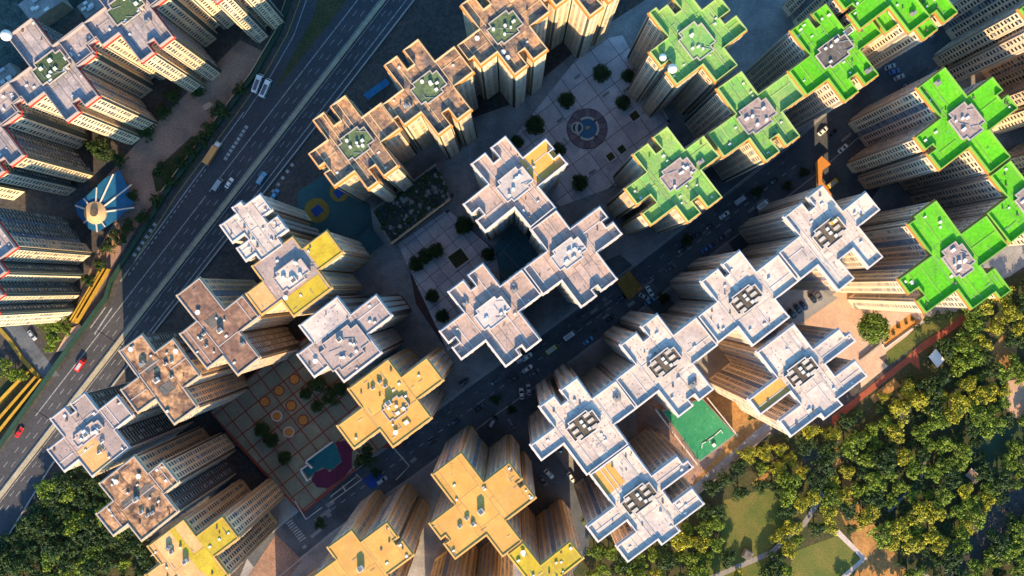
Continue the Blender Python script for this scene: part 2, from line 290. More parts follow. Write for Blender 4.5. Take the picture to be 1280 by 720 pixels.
def barrier(name, pts, wpx, m, h, label, cat, z=0.0, zp=0.0, group=None):
    b = MB(); strip_mesh(b, pts, wpx, z, zp, 0, h); c = P(*pts[len(pts)//2]); e = b.build(name, m, None, (*c, 0)); e.location = (*c, 0)
    return tag(e, label, cat, group)
def clip_convex(poly, clip):              # Sutherland-Hodgman, both CCW
    out = poly
    for i in range(len(clip)):
        a, b = clip[i], clip[(i+1) % len(clip)]; inp = out; out = []
        side = lambda p: (b[0]-a[0])*(p[1]-a[1]) - (b[1]-a[1])*(p[0]-a[0])
        for j in range(len(inp)):
            p, q = inp[j], inp[(j+1) % len(inp)]; sp, sq = side(p), side(q)
            if sp >= 0: out.append(p)
            if (sp >= 0) != (sq >= 0):
                t = sp/(sp-sq); out.append((p[0]+(q[0]-p[0])*t, p[1]+(q[1]-p[1])*t))
        if not out: return []
    return out
def area(p): return 0.5*sum(a[0]*b[1]-b[0]*a[1] for a, b in zip(p, p[1:]+p[:1]))
def pave(parent, region, m, ang, cell, gap, z, h, skip=(), name='paving_slab', cell2=None, zp=0.0):
    reg = ccw([P(x, y, zp) for x, y in region]); co, si = math.cos(ang), math.sin(ang); cell2 = cell2 or cell
    cx = sum(p[0] for p in reg)/len(reg); cy = sum(p[1] for p in reg)/len(reg); k = 0
    for i in range(-14, 15):
        for j in range(-14, 15):
            u, v = i*cell, j*cell2
            r = [(cx+x*co-y*si, cy+x*si+y*co) for x, y in ((u+gap/2, v+gap/2), (u+cell-gap/2, v+gap/2), (u+cell-gap/2, v+cell2-gap/2), (u+gap/2, v+cell2-gap/2))]
            p = clip_convex(r, reg)
            if len(p) > 2 and area(p) > 1.5:
                b = MB(); b.prism(p, z, z + h + 0.006*((i*7+j*3) % 5)/5); o = b.build(name, m, parent); k += 1
    return k

b = MB(); b.poly([(-1500,-1500,0), (1500,-1500,0), (1500,1500,0), (-1500,1500,0)]); tag(b.build('ground', M['soil']), kind='structure')
# estate pavements and streets
sheet('pavement', [(300,720),(350,600),(470,420),(420,330),(470,190),(640,130),(760,30),(900,-60),(1330,-60),(1330,300),(1180,400),(1050,440),(900,560),(820,620),(760,740),(300,740)], M['pave'])
STREET = [(320,712),(402,645),(500,577),(600,502),(700,431),(800,357),(900,279),(1000,202),(1120,98),(1262,-30)]
sheet('street', band(STREET, 46), M['asphalt'])
sheet('street', [(596,505),(650,455),(672,478),(690,560),(748,645),(770,740),(690,740),(640,640),(585,540)], M['asphalt'])
sheet('street', [(880,210),(960,180),(1042,150),(1110,140),(1130,100),(1180,30),(1300,0),(1300,40),(1200,100),(1150,160),(1062,290),(1000,330),(930,330),(900,290)], M['asphalt'])
sheet('side_street', [(748,330),(830,400),(850,385),(775,318)], M['asphalt'])
mk = MB(); zt = 0.06
dash_line(mk, (402,646), (600,503), 0.9, zt, 7, 8); dash_line(mk, (600,503), (800,358), 0.9, zt, 7, 8); dash_line(mk, (800,358), (1000,203), 0.9, zt, 7, 8)
for o_ in (12,):
    strip_mesh(mk, offset_line(STREET, o_*1.9), 0.7, zt)
    q = offset_line(STREET, o_)
    for i in range(1, 7): dash_line(mk, q[i], q[i+1], 0.45, zt+.004, 5, 16)
tag(mk.build('street_marking', M['mark']), kind='stuff')
for side, nm in ((25, 0), (-25, 1)):
    kb = MB(); strip_mesh(kb, offset_line(STREET, side), 1.2, 0, 0, 0, 0.13); tag(kb.build('kerb', M['kerb']), kind='structure')
pt_ = MB(); rp = random.Random(3)
for q in range(34):
    i = rp.randrange(len(STREET)-1); t = rp.random(); x = STREET[i][0]+(STREET[i+1][0]-STREET[i][0])*t; y = STREET[i][1]+(STREET[i+1][1]-STREET[i][1])*t
    l = math.hypot(STREET[i+1][0]-STREET[i][0], STREET[i+1][1]-STREET[i][1]); ux, uy = (STREET[i+1][0]-STREET[i][0])/l, (STREET[i+1][1]-STREET[i][1])/l; o_ = rp.uniform(-18,18); x -= uy*o_; y += ux*o_; e_ = rp.uniform(5,22)
    strip_mesh(pt_, [(x,y),(x+ux*e_,y+uy*e_)], rp.uniform(2,6), 0.035+q*.0005, 0, rp.randint(0,1))
tag(pt_.build('asphalt_patch', [M['motorway'], M['pave']]), kind='stuff')
# ---- motorway
MED = lambda y, dx=0: (480 - 480*y/620 + dx, y)
sheet('motorway', [(542,-30),(456,-30),(345,112),(298,135),(220,240),(150,350),(142,375),(93,440),(-20,592),(-120,735),(-30,735),(0,682),(64,577),MED(440,34),MED(240,36),MED(117,39)], M['motorway'])
sheet('motorway_ramp', [(378,-20),(373,0),(357,41),(327,94),(298,135),(318,150),(345,110),(371,60),(392,20),(402,-20)], M['motorway'])
sheet('dark_verge', [(402,-20),(392,20),(371,60),(345,108),(352,104),(420,18),(447,-20)], M['undergrowth'])
mk = MB(); zt = _lv[0] + 0.01
for dx, y0, y1 in ((-33,-10,240),(28,-10,430),(-33,245,520)): strip_mesh(mk, [MED(y0,dx), MED(y1,dx)], 1.0, zt)
strip_mesh(mk, [MED(-10,-5.5), MED(640,-5.5)], 0.7, zt); strip_mesh(mk, [MED(-10,6), MED(640,6)], 0.7, zt)
for dx, y0, y1 in ((-14,-5,640),(-23.5,-5,640),(12.5,-5,640),(20.5,-5,640)): dash_line(mk, MED(y0,dx), MED(y1,dx), 0.5, zt, 9, 14)
strip_mesh(mk, [(305,140),(232,240),(150,352)], 1.1, zt); strip_mesh(mk, [(383,0),(367,45),(337,97),(303,148)], 0.9, zt)
dash_line(mk, (262,205), (160,345), 0.9, zt+.004, 4, 4)
for p0, p1, n_ in (((310,156),(281,200),9), ((368,202),(339,243),5), ((196,277),(166,322),6)):
    for i in range(n_):                   # chevron blocks between the lanes
        t = (i+.3)/n_; x, y = p0[0]+(p1[0]-p0[0])*t, p0[1]+(p1[1]-p0[1])*t
        strip_mesh(mk, [(x, y), (x-2.4, y+3.2)], 4.2, zt+.008)
strip_mesh(mk, [(140,385),(118,418)], 1.6, zt); strip_mesh(mk, [(132,384),(113,410)], 1.4, zt)
tag(mk.build('motorway_marking', M['mark']), kind='stuff')
mk = MB(); strip_mesh(mk, [(375,0),(359,43),(329,96),(299,138),(219,246),(152,352)], 0.8, zt); strip_mesh(mk, [MED(108,46-8),MED(150,37)], 0.8, zt); strip_mesh(mk, [MED(195,36),MED(160,37)], 1.0, zt)
tag(mk.build('yellow_edge_line', M['ymark']), kind='stuff')
ej = MB()  # dark strips for expansion joints and painted gantry shadow lines
for y in (42, 92, 175, 262, 352, 420, 520):
    a, c = MED(y,-42), MED(y+33,34); strip_mesh(ej, [(a[0]+8,a[1]-8), (c[0]+8,c[1]-8)], 1.0, zt+.012)
tag(ej.build('joint_and_gantry_shadow', M['c_black']), kind='stuff')
barrier('median_barrier', [MED(-20), MED(200), MED(420), MED(650)], 5.2, M['beige'], 0.9, 'long beige concrete median between the two motorway carriageways', 'barrier')
barrier('crash_barrier', [MED(-20,38), MED(120,38), MED(300,36), MED(440,34), (66,580), (2,684)], 1.6, M['kerb'], 0.9, 'grey crash barrier along the right edge of the motorway', 'barrier')
barrier('noise_barrier', [(366,-10),(350,40),(320,93),(290,133),(210,240),(140,352),(134,372),(86,436),(-12,575)], 4.5, M['barrier_g'], 2.4, 'dark green noise barrier along the left edge of the motorway', 'barrier')
barrier('guard_rail', [(361,-10),(344,40),(313,93),(282,133),(202,240)], 1.2, M['f_tan'], 1.2, 'thin tan railing behind the green noise barrier', 'railing')
# walkway and platform stripes at the left edge, sunlight put into their yellow
for i, (p, q) in enumerate((((138,336),(98,404)), ((133,335),(93,403)), ((128,338),(91,400)))):
    barrier('walkway_roof', [p, q], 1.5, M['lemonp'], 3.0, ('right', 'middle', 'left')[i] + ' one of the three yellow ribs of the covered walkway left of the motorway', 'canopy rib', 0.2, 0, 'yellow walkway ribs')
slab('footpath', [(99,405),(103,410),(80,438),(70,440),(86,412)], M['sand'], 0, 0.5)
barrier('curved_walkway', [(-5,405),(12,424),(30,450),(50,472)], 5, M['mustard'], 1.0, 'mustard yellow walkway bending beside the dark road at the far left', 'walkway')
for i, (p, q) in enumerate((((36,464),(-6,508)), ((47,470),(-6,530)), ((54,473),(-6,546)))):
    barrier('platform_roof', [p, q], 2.0, M['lemonp'], 2.5, ('uppermost', 'middle', 'lowest')[i] + ' of three parallel yellow platform strips in the lower left edge garden', 'platform strip', 0, 0, 'yellow platform strips')
sheet('street', [(-10,375),(12,388),(75,470),(52,472),(28,445),(-10,402)], M['asphalt'])
sheet('undergrowth', [(-40,480),(40,455),(55,475),(-20,570),(-60,560)], M['undergrowth'])
sheet('undergrowth', [(40,392),(96,360),(100,380),(72,440),(60,438)], M['undergrowth'])
# ground by the upper-left towers
sheet('estate_path', [(170,180),(300,50),(330,65),(290,130),(205,240),(185,262),(150,320),(120,370),(95,385),(118,320),(150,265),(120,235)], M['rosy'])
sheet('undergrowth', [(212,196),(240,170),(262,176),(225,232),(195,240),(190,215)], M['undergrowth'])
sheet('undergrowth', [(-60,-60),(150,-60),(90,20),(0,110),(-60,150)], M['planter'])

for pts_, hh, lab in (([(22,6),(60,-22),(78,2),(40,28)], 12, 'low grey roofed block in the shaded top left corner, larger one'), ([(96,8),(118,-8),(130,8),(108,24)], 9, 'low grey roofed block at the top edge beside the radome tower'), ([(-12,96),(12,78),(22,92),(-2,110)], 8, 'low grey roofed block at the left edge above the radome tower')):
    c = P(*pts_[0]); e = empty('low_building', (*c,0), 0, lab, 'building', 'low blocks in the top left corner'); pw = ccw([P(x,y,hh) for x,y in pts_])
    b = MB(); b.prism(pw, 0, hh); b.build('wall', M['concrete'], e, (*c,0))
    cx, cy = sum(p[0] for p in pw)/4, sum(p[1] for p in pw)/4; q = [(x+(cx-x)*.06, y+(cy-y)*.06) for x, y in pw]
    b = MB(); b.prism(q, hh, hh+.12); b.build('roof', M['pave'], e, (*c,0))
    for k in range(5): b = MB(); b.box((cx+random.uniform(-3,3), cy+random.uniform(-3,3), hh+.12), random.uniform(1,2.4), random.uniform(.8,1.6), random.uniform(.6,1.4), .6); b.build('roof_unit', M['steel'] if k % 2 else M['whitep'], e, (*c,0))
# ------------------------------------------------------------------ plaza with fountain
PLAZA = [(628,190),(700,258),(770,232),(838,152),(778,44),(738,52)]
pl = sheet('plaza', PLAZA, M['joint'])
pave(pl, PLAZA, M['plaza'], math.radians(36), 8.4, 0.22, 0.05, 0.05)
fc = P(734, 161)
ft = empty('fountain', (*fc, 0), 0, 'round fountain with blue pool in the middle of the lilac plaza', 'fountain')
b = MB(); b.cyl((0,0,0.10), 8.4, 0.22, 48); b.build('base_disc', M['joint'], ft)
for k in range(18):
    a0, a1 = 2*math.pi*(k+.04)/18, 2*math.pi*(k+.96)/18
    pp = [(8.1*math.cos(a0+(a1-a0)*t/3), 8.1*math.sin(a0+(a1-a0)*t/3)) for t in range(4)] + [(5.2*math.cos(a1-(a1-a0)*t/3), 5.2*math.sin(a1-(a1-a0)*t/3)) for t in range(4)]
    b = MB(); b.prism(pp, 0.3, 0.42); b.build('paving_wedge', M['mauve'] if k % 2 else M['mauve2'], ft)
b = MB(); b.ring((0,0), 4.0, 5.0, 0.3, 0.9, 40); b.build('rim', M['f_white'], ft)
b = MB(); b.cyl((0,0,0.3), 4.05, 0.35, 40); b.build('pool', M['pool'], ft)
b = MB(); b.ring((-4.2,0.3), 1.9, 2.5, 0.3, 0.95, 24); b.build('side_rim', M['f_white'], ft)
b = MB(); b.cyl((-4.2,0.3,0.3), 1.95, 0.5, 24); b.build('side_basin', M['court_dark'], ft)
b = MB(); b.cyl((0,0,0.5), 0.9, 0.8, 10, 0, 0.4); b.sphere((0.5,0.5,1.3), 0.6, 8, 6); b.sphere((-0.5,0.1,1.2), 0.5, 8, 6); b.build('sculpture', M['f_tan'], ft)
for k in range(4):
    a = math.pi/4 + k*math.pi/2; b = MB(); b.cyl((4.5*math.cos(a), 4.5*math.sin(a), 0.9), 0.55, 0.4, 10); b.build('urn', M['core_dark'], ft)
def planter(px, py, wpx, lpx, label, ang=36, m='c_black'):
    e = empty('planter', (*P(px,py), 0), math.radians(ang), label, 'planter')
    wm, lm = wpx*S, lpx*S
    b = MB()
    for x, y, sx, sy in ((-wm/2,0,.7,lm), (wm/2,0,.7,lm), (0,-lm/2,wm-.7,.7), (0,lm/2,wm-.7,.7)): b.box((x,y,0.05), sx, sy, 0.75)
    b.build('rim', M['f_white'], e); b = MB(); b.box((0,0,0.05), wm-.7, lm-.7, 0.5); b.build('bed', M['undergrowth'], e)
planter(763,196,11,11,'square dark planter with white rim, left of the pair below the fountain'); planter(777,187,11,11,'square dark planter with white rim, right of the pair below the fountain')
planter(793,145,13,12,'square dark planter with white rim beside the green-roofed tower right of the fountain'); planter(573,323,22,20,'large blue square pool with pale rim in the courtyard left of the central tower')

for x, y, a, lab in ((700,150,36,'stone bench on the plaza left of the fountain'),(707,176,126,'stone bench on the plaza lower left of the fountain'),(757,118,36,'stone bench on the plaza right above the fountain'),(783,112,36,'stone bench on the plaza under the dish tower, left one'),(795,122,126,'stone bench on the plaza under the dish tower, right one'),(740,215,36,'stone bench on the plaza below the fountain'),(690,215,126,'stone bench near the ochre wing on the plaza'),(722,96,36,'stone bench near the top of the plaza')):
    e = empty('bench', (*P(x,y),.11), math.radians(a), lab, 'bench', 'stone benches on the plaza')
    b = MB(); b.box((0,0,.35), 3.2, 1.0, .15); b.build('seat', M['pave'], e)
    for sx in (-1.2,1.2): b = MB(); b.box((sx,0,0), .3, .8, .35); b.build('leg', M['concrete'], e)
# ------------------------------------------------------------------ left deck, pavilion, courtyard
DZ = 4.0
DECK = [(262,515),(330,455),(415,400),(470,430),(520,530),(500,560),(476,560),(378,644),(300,560)]
slab('deck', DECK, M['concrete'], 0, DZ)
dk = bpy.data.objects['deck']
DCONV = [(264,515),(332,457),(415,402),(468,432),(514,530),(378,640)]
b = MB(); b.poly([(*p, DZ+0.004) for p in ccw([P(x,y,DZ) for x,y in DECK])]); o = b.build('deck_joint', M['redline'], dk); 
pave(dk, DCONV, M['deck'], math.radians(38), 6.6, 0.55, DZ, 0.05, zp=DZ)
DZ2 = DZ + 0.06
for i, (x, y) in enumerate(((368,474),(349,488),(331,502),(364,507),(379,525),(346,520),(361,540))):
    e = empty('tile_disc', (*P(x,y,DZ), DZ2), 0, ('orange tile disc', 'white rimmed tile disc')[i >= 5] + ' on the sage deck, ' + ('topmost of the seven','left of the topmost','leftmost of the upper row','middle of the group','lowest solid orange one','left of the two with white rims','lowest of all, with a white rim')[i], 'tile disc', 'round tile discs on the deck')
    b = MB(); b.cyl((0,0,0), 2.3, 0.12, 24); b.build('border', M['redline'] if i < 5 else M['f_white'], e)
    b = MB(); b.cyl((0,0,0.12), 1.8, 0.08, 24); b.build('disc', M['orange_t'], e)
sheet('play_surface', Z((340,530),4.8,[(210,220),(370,110),(430,210),(385,250),(360,275),(300,260),(220,320),(190,280)]), M['court_t'], DZ2+.1, False)
sheet('play_surface', Z((340,530),4.8,[(380,110),(440,100),(480,150),(478,260),(440,310),(340,385),(270,380),(235,335),(260,290),(320,265),(345,290),(420,225)]), M['magenta'], DZ2+.12, False)
for pts, lab in (([(205,222),(365,105)], 'long white wall along the teal play surface on the deck'), ([(205,225),(245,262)], 'short white wall stub inside the teal play surface'), ([(175,272),(215,338),(240,320)], 'bent white wall at the lower left corner of the teal play surface'), ([(175,272),(220,240)], 'white wall joining the bend to the long wall of the play surface')):
    barrier('play_wall', Z((340,530),4.8,pts), 2.2, M['whitep'], 1.6, lab, 'wall', DZ2, DZ, 'white play area walls')
for i, pts in enumerate(([(352,470),(540,330),(505,300)], [(352,435),(505,315)], [(425,370),(445,405)])):
    barrier('railing', Z((340,530),4.8,pts), 0.9, M['f_white'], 1.1, ('outer white railing','inner white railing','short cross railing')[i] + ' on the deck edge above the blue street', 'railing', DZ, DZ)
for pts, lab in (([(140,460),(205,570),(300,500)], 'pale parapet round the lowest corner of the deck'), ([(570,90),(650,50),(825,250),(745,335)], 'pale parapet round the right corner of the deck')):
    barrier('deck_parapet', Z((340,530),4.8,pts), 1.0, M['f_white'], 1.0, lab, 'parapet', DZ, DZ)
sheet('blue_lit_street', Z((340,530),4.8,[(545,335),(625,270),(680,330),(600,395)]), M['bluep'], 0.3, True)  # blue light on the street, painted as a blue sheet
CT = [(505,300),(560,262),(605,300),(640,330),(640,400),(560,440),(520,380)]
ct = sheet('courtyard', CT, M['joint'])
pave(ct, [(497,305),(560,262),(620,315),(628,370),(560,440)], M['plaza'], math.radians(38), 5.4, 0.2, 0.06, 0.05)
sheet('sports_court', [(600,330),(640,280),(690,330),(650,380)], M['court_teal'])
sc_ = MB(); strip_mesh(sc_, [(615,330),(642,298),(675,332),(648,364),(615,330)], .8, _lv[0]+.02); strip_mesh(sc_, [(629,313),(662,349)], .7, _lv[0]+.024); tag(sc_.build('court_line', M['mark']), kind='stuff')
sheet('playground', [(370,300),(372,240),(410,215),(462,255),(470,310),(440,330),(430,300)], M['court_dark'])
for i,(x, y, r) in enumerate(((396,263,15.5),(424,240,12))):
    o = sheet('play_circle', circle(x, y, r), M['mustard']); o = sheet('play_mat', [(x-8,y),(x+2,y-8),(x+9,y),(x-1,y+9)], M['bluep'])
gd = empty('podium_block', (*P(512,262), 0), 0, 'low podium building with a mossy roof garden below the brown towers', 'podium')
PZ = 9.0
pod = [(465,262),(548,202),(600,255),(562,248),(490,306)]; pod = [(463,264),(545,204),(563,248),(489,306)]
b = MB(); b.prism(ccw([P(x,y,PZ) for x,y in pod]), 0, PZ); b.build('block', M['concrete'], gd, (*P(512,262),0))
b = MB(); b.prism(ccw([P(x,y,PZ) for x,y in [(466,264),(545,207),(560,247),(489,302)]]), PZ, PZ+.15); b.build('roof_garden', M['planter'], gd, (*P(512,262),0))
b = MB(); strip_mesh(b, [(489,305),(563,249)], 2.5, PZ, PZ, 0, 1.0); b.build('front_parapet', M['f_tan'], gd, (*P(512,262),0))
b = MB()
for k in range(260):
    t, s_ = random.random(), random.random(); x = 468+78*t+20*s_*1.05; y = 264-56*t+38*s_; c = P(x,y,PZ); r = random.uniform(.4,1.3)
    b.sphere((c[0],c[1],PZ+.3), r, 6, 4, 0.7, random.randint(0,2))
o = b.build('roof_shrubs', [M['planter'], M['leaf_d'][0], M['pave']], gd, (*P(512,262),0)); o['kind'] = 'stuff'
for nm, pts, m, h, lab, cat in (('pool_deck', [(443,300),(462,283),(480,304),(458,322)], 'court_dark', 3.0, 'dark walled pool yard beside the yellow-roofed tower', 'yard'),
                                ('shelter', [(454,118),(482,98),(488,104),(460,125)], 'canopy_b', 3.5, 'long blue shelter roof between motorway and brown towers', 'shelter'),
                                ('street_shelter', [(770,352),(786,338),(804,360),(786,376)], 'earth', 3.0, 'tan panelled canopy beside the street right of the central tower', 'canopy'),
                                ('low_shed', [(252,133),(262,127),(267,131),(257,138)], 'sand', 3.0, 'small cream shed on the rosy path at the upper left', 'shed'),
                                ('kiosk', [(1161,446),(1170,436),(1181,450),(1172,460)], 'whitep', 3.2, 'small white square roofed kiosk beside the red path', 'kiosk')):
    c = P(pts[0][0], pts[0][1]); e = empty(nm, (*c,0), 0, lab, cat); pw = ccw([P(x,y,h) for x,y in pts])
    b = MB(); b.prism(pw, h-.3, h, 0, True); b.build('roof', M[m], e, (*c,0))
    b = MB()
    for x, y in pw: b.cyl((x+(sum(p[0] for p in pw)/4-x)*.12, y+(sum(p[1] for p in pw)/4-y)*.12, 0), .18, h-.3, 6)
    b.build('posts', M['concrete'], e, (*c,0))
    if nm == 'street_shelter':
        cx = sum(p[0] for p in pw)/4; cy = sum(p[1] for p in pw)/4
        for i in range(3):
            for j in range(3):
                b = MB(); b.box((cx+(i-1)*2.5*math.cos(.65)-(j-1)*2.5*math.sin(.65), cy+(i-1)*2.5*math.sin(.65)+(j-1)*2.5*math.cos(.65), h), 1.9, 1.9, .35, .65); b.build('panel', M['mustard'], e, (*c,0))
# star canopy at the left
cc = P(119, 266, 4)
cv = empty('star_canopy', (*cc, 0), 0, 'blue fan shaped canopy with white ribs around a round cream roof', 'canopy')
pts = Z((80,200),8,[(560,100),(700,430),(540,590),(340,720),(250,690),(130,540),(110,440),(240,345),(400,190)])
b = MB(); b.prism(ccw([P(x,y,3.5) for x,y in pts]), 3.3, 3.5, 0, True); b.build('fabric', M['canopy_b'], cv, (*cc,0))
for x, y in ((110,455),(195,385),(325,275),(490,140),(675,245),(700,475),(410,665),(330,720),(195,630)):
    b = MB(); p = P(80+x/8, 200+y/8, 4); b.tube((*cc,3.9), (*p,3.75), .42, .35, 5); b.build('rib', M['whitep'], cv, (*cc,0))
b = MB(); b.cyl((*cc,3.2), 4.7, 1.1, 32, 0, 4.5); b.cyl((*cc,4.3), 4.4, .9, 32, 0, 1.6); b.build('round_roof', M['f_tan'], cv, (*cc,0))
b = MB(); b.cyl((*cc,5.2), 1.6, .5, 16); b.build('hub', M['core_dark'], cv, (*cc,0))
b = MB()
for k in range(8): b.cyl((cc[0]+3.8*math.cos(k*.785), cc[1]+3.8*math.sin(k*.785), 0), .2, 3.3, 6)
b.build('posts', M['concrete'], cv, (*cc,0))
# lower-left crossing and paved corner
sheet('paved_corner', [(300,735),(345,668),(378,700),(352,735)], M['rosy'])
zc = empty('zebra_crossing', (*P(366,664),0), 0, 'white striped zebra crossing at the lower end of the blue street', 'crossing')
for k in range(9):
    x, y = 358+k*2.1, 655+k*2.7; b = MB(); q = ccw([P(*p) for p in band([(x,y),(x+7.5,y-5.2)], 1.5)]); b.poly([(*p, .12) for p in q]); b.build('stripe', M['mark'], zc, (*P(366,664),0))
# right-hand plaza, green court, paths
sheet('park', [(868,622),(960,545),(1040,530),(1180,400),(1250,350),(1330,320),(1500,400),(1500,900),(740,900),(760,690)], M['undergrowth'])
sheet('right_plaza', [(985,405),(1060,355),(1160,380),(1155,400),(1112,440),(1070,462),(1010,440),(960,440)], M['sand'])
sheet('car_yard', [(960,395),(1010,355),(1048,372),(990,412)], M['pave'])
sheet('planted_bed', Z((1040,360),8,[(510,590),(880,335),(780,260),(560,420)]), M['orange_t'])
for i,(x,y) in enumerate(((545,510),(610,455),(660,385),(735,350),(800,300))):
    e = empty('shrub', (*P(1040+x/8,360+y/8),0.1), 0, ('first','second','third','fourth','last')[i]+' of the dark shrubs in the orange bed, counted from the round tree', 'shrub', 'shrubs in the orange bed')
    b = MB()
    for q in range(14): b.sphere((random.uniform(-.6,.6),random.uniform(-.6,.6),.3+random.uniform(0,.5)), random.uniform(.2,.4), 6, 4)
    b.build('foliage', M['leaf_d'][1], e); b = MB(); b.cyl((0,0,0),.12,.5,6); b.build('stem', M['bark'], e)
barrier('bed_wall', Z((1040,360),8,[(500,560),(525,605),(895,335),(850,290)]), 1.4, M['f_white'], 0.8, 'low pale wall round the orange bed beside the round tree', 'wall')
barrier('terrace_wall', Z((1040,360),8,[(270,720),(470,560)]), 1.6, M['concrete'], 1.5, 'grey terrace wall below the peach plaza', 'wall')
sheet('grass_strip', Z((1040,360),4,[(270,320),(520,130),(680,125),(540,210),(440,270),(280,390)]), M['lawn'])
sheet('red_path', Z((1040,360),4,[(0,690),(0,640),(240,450),(380,340),(440,280),(600,175),(660,130),(680,160),(520,270),(430,330),(440,410),(390,370),(150,560)]), M['redpath'])
sheet('terrace', Z((1040,360),4,[(130,385),(210,325),(280,390),(145,500)]), M['sand'])
sheet('earth_patch', Z((1040,360),4,[(190,545),(310,450),(345,490),(210,575)]), M['earth'])
sheet('court_yard', [(852,505),(905,470),(955,520),(965,530),(870,615),(848,570)], M['earth'])
sheet('yard', [(790,490),(850,470),(905,560),(860,610),(805,590)], M['rosy'])
sheet('service_lane', [(865,608),(958,527),(966,536),(872,618)], M['pave'])
barrier('lane_wall', [(868,620),(962,540)], 1.6, M['concrete'], 1.6, 'grey wall between service lane and park trees', 'wall')
GZ = 7.0
gc = P(868,532,GZ); gcd = empty('court_deck', (*gc,0), 0, 'green painted sports deck on a low block between the white towers', 'sports deck')
gpts = [(824,518),(884,494),(920,545),(874,580)]; gpts = Z((800,480),4.8,[(130,160),(375,85),(575,305),(355,470)])
b = MB(); b.prism(ccw([P(x,y,GZ) for x,y in gpts]), 0, GZ); b.build('block', M['concrete'], gcd, (*gc,0))
b = MB(); q = Z((800,480),4.8,[(140,165),(372,92),(565,303),(358,460)]); b.prism(ccw([P(x,y,GZ) for x,y in q]), GZ, GZ+.1); b.build('playing_surface', M['court_g'], gcd, (*gc,0))
b = MB(); strip_mesh(b, Z((800,480),4.8,[(90,150),(345,485)]), 1.5, GZ, GZ, 0, 1.2); strip_mesh(b, Z((800,480),4.8,[(400,80),(580,305)]), 1.2, GZ, GZ, 0, 1.2); b.build('parapet', M['f_white'], gcd, (*gc,0))
for pts in ([(370,385),(372,358),(412,335),(420,350)], [(440,315),(485,275),(495,295)], [(395,345),(455,305)]):
    b = MB(); strip_mesh(b, Z((800,480),4.8,pts), 0.9, GZ+.1, GZ, 0, .35); b.build('kerb_line', M['whitep'], gcd, (*gc,0))
b = MB(); c = P(800+442/4.8,480+365/4.8,GZ); b.box((*c,GZ+.1), 1.3, 1.3, 1.0, .6); b.build('roof_hatch', M['whitep'], gcd, (*gc,0))
b = MB()
for x, y in ((95,150),(135,250),(200,310),(270,410),(345,485),(575,310),(500,200)): c = P(800+x/4.8,480+y/4.8,GZ); b.cyl((*c,0), .15, GZ+3, 6)
b.build('fence_posts', M['steel'], gcd, (*gc,0))
# park
for nm, pts, m in (('lawn', [(905,625),(960,610),(1000,640),(960,690),(900,690)], 'lawn'), ('lawn', [(990,690),(1050,668),(1075,700),(1040,740),(985,740)], 'lawn'), ('lawn', [(880,690),(955,680),(975,735),(870,735)], 'lawn'),
                   ('earth_clearing', [(1050,640),(1070,625),(1110,680),(1150,735),(1060,735),(1075,700)], 'earth'), ('earth_clearing', [(1233,440),(1255,418),(1272,428),(1270,455),(1245,466),(1230,460)], 'earth'),
                   ('earth_clearing', [(1250,500),(1260,476),(1300,470),(1300,525),(1265,522)], 'sand'), ('earth_trail', [(940,604),(958,584),(966,588),(946,610)], 'earth'), ('earth_trail', [(1030,560),(1046,552),(1052,580),(1042,590)], 'earth'),
                   ('earth_trail', [(1052,600),(1064,596),(1070,640),(1056,636)], 'earth'), ('pond', [(1210,560),(1240,530),(1290,525),(1290,575),(1250,610),(1215,590)], 'pond'), ('dark_tree_hollow', [(1000,556),(1018,552),(1030,575),(1028,605),(1008,600)], 'planter'),  # last sheet: hollow between trees, its darkness put into the colour
                   ('paved_clearing', [(1252,620),(1285,603),(1290,618),(1262,632)], 'path'), ('paved_clearing', [(1122,512),(1138,506),(1142,526),(1128,532)], 'path'), ('park_lane', [(1170,700),(1215,645),(1300,590),(1300,630),(1230,690),(1200,740)], 'soil')):
    sheet(nm, pts, M[m])
for nm, pts, wd, m in (('park_path', [(890,722),(930,705),(965,690),(985,670),(1005,655),(1030,615)], 6.5, 'path'), ('park_path', [(962,690),(970,712)], 5, 'path'), ('white_path', [(1046,664),(1080,698),(1045,730)], 7, 'core_white'), ('park_path', [(1160,560),(1150,600),(1110,640)], 4, 'path'), ('park_path', [(1145,710),(1180,735)], 4, 'path')):
    sheet(nm, band(pts, wd), M[m])
pv = empty('park_pavilion', (*P(1213,594),0), math.radians(-40), 'small brick red pavilion with a white edged roof beside the pond', 'pavilion')
b = MB(); b.box((0,0,2.6), 5.6, 3.6, .3); b.build('roof', M['rosy'], pv)
b = MB(); b.box((0,1.9,2.6), 5.6, .3, .5); b.build('edge', M['whitep'], pv)
b = MB(); [b.cyl((x,y,0), .15, 2.6, 6) for x in (-2.4,2.4) for y in (-1.4,1.4)]; b.build('posts', M['concrete'], pv)
pv = empty('park_hut', (*P(933,692),0), math.radians(-28), 'small dark hut with a pale frame beside the park path', 'hut')
b = MB(); b.box((0,0,0), 3.6, 3.6, 2.6); b.build('body', M['concrete'], pv); b = MB(); b.box((0,0,2.6), 3, 3, .3); b.build('roof', M['core_dark'], pv)

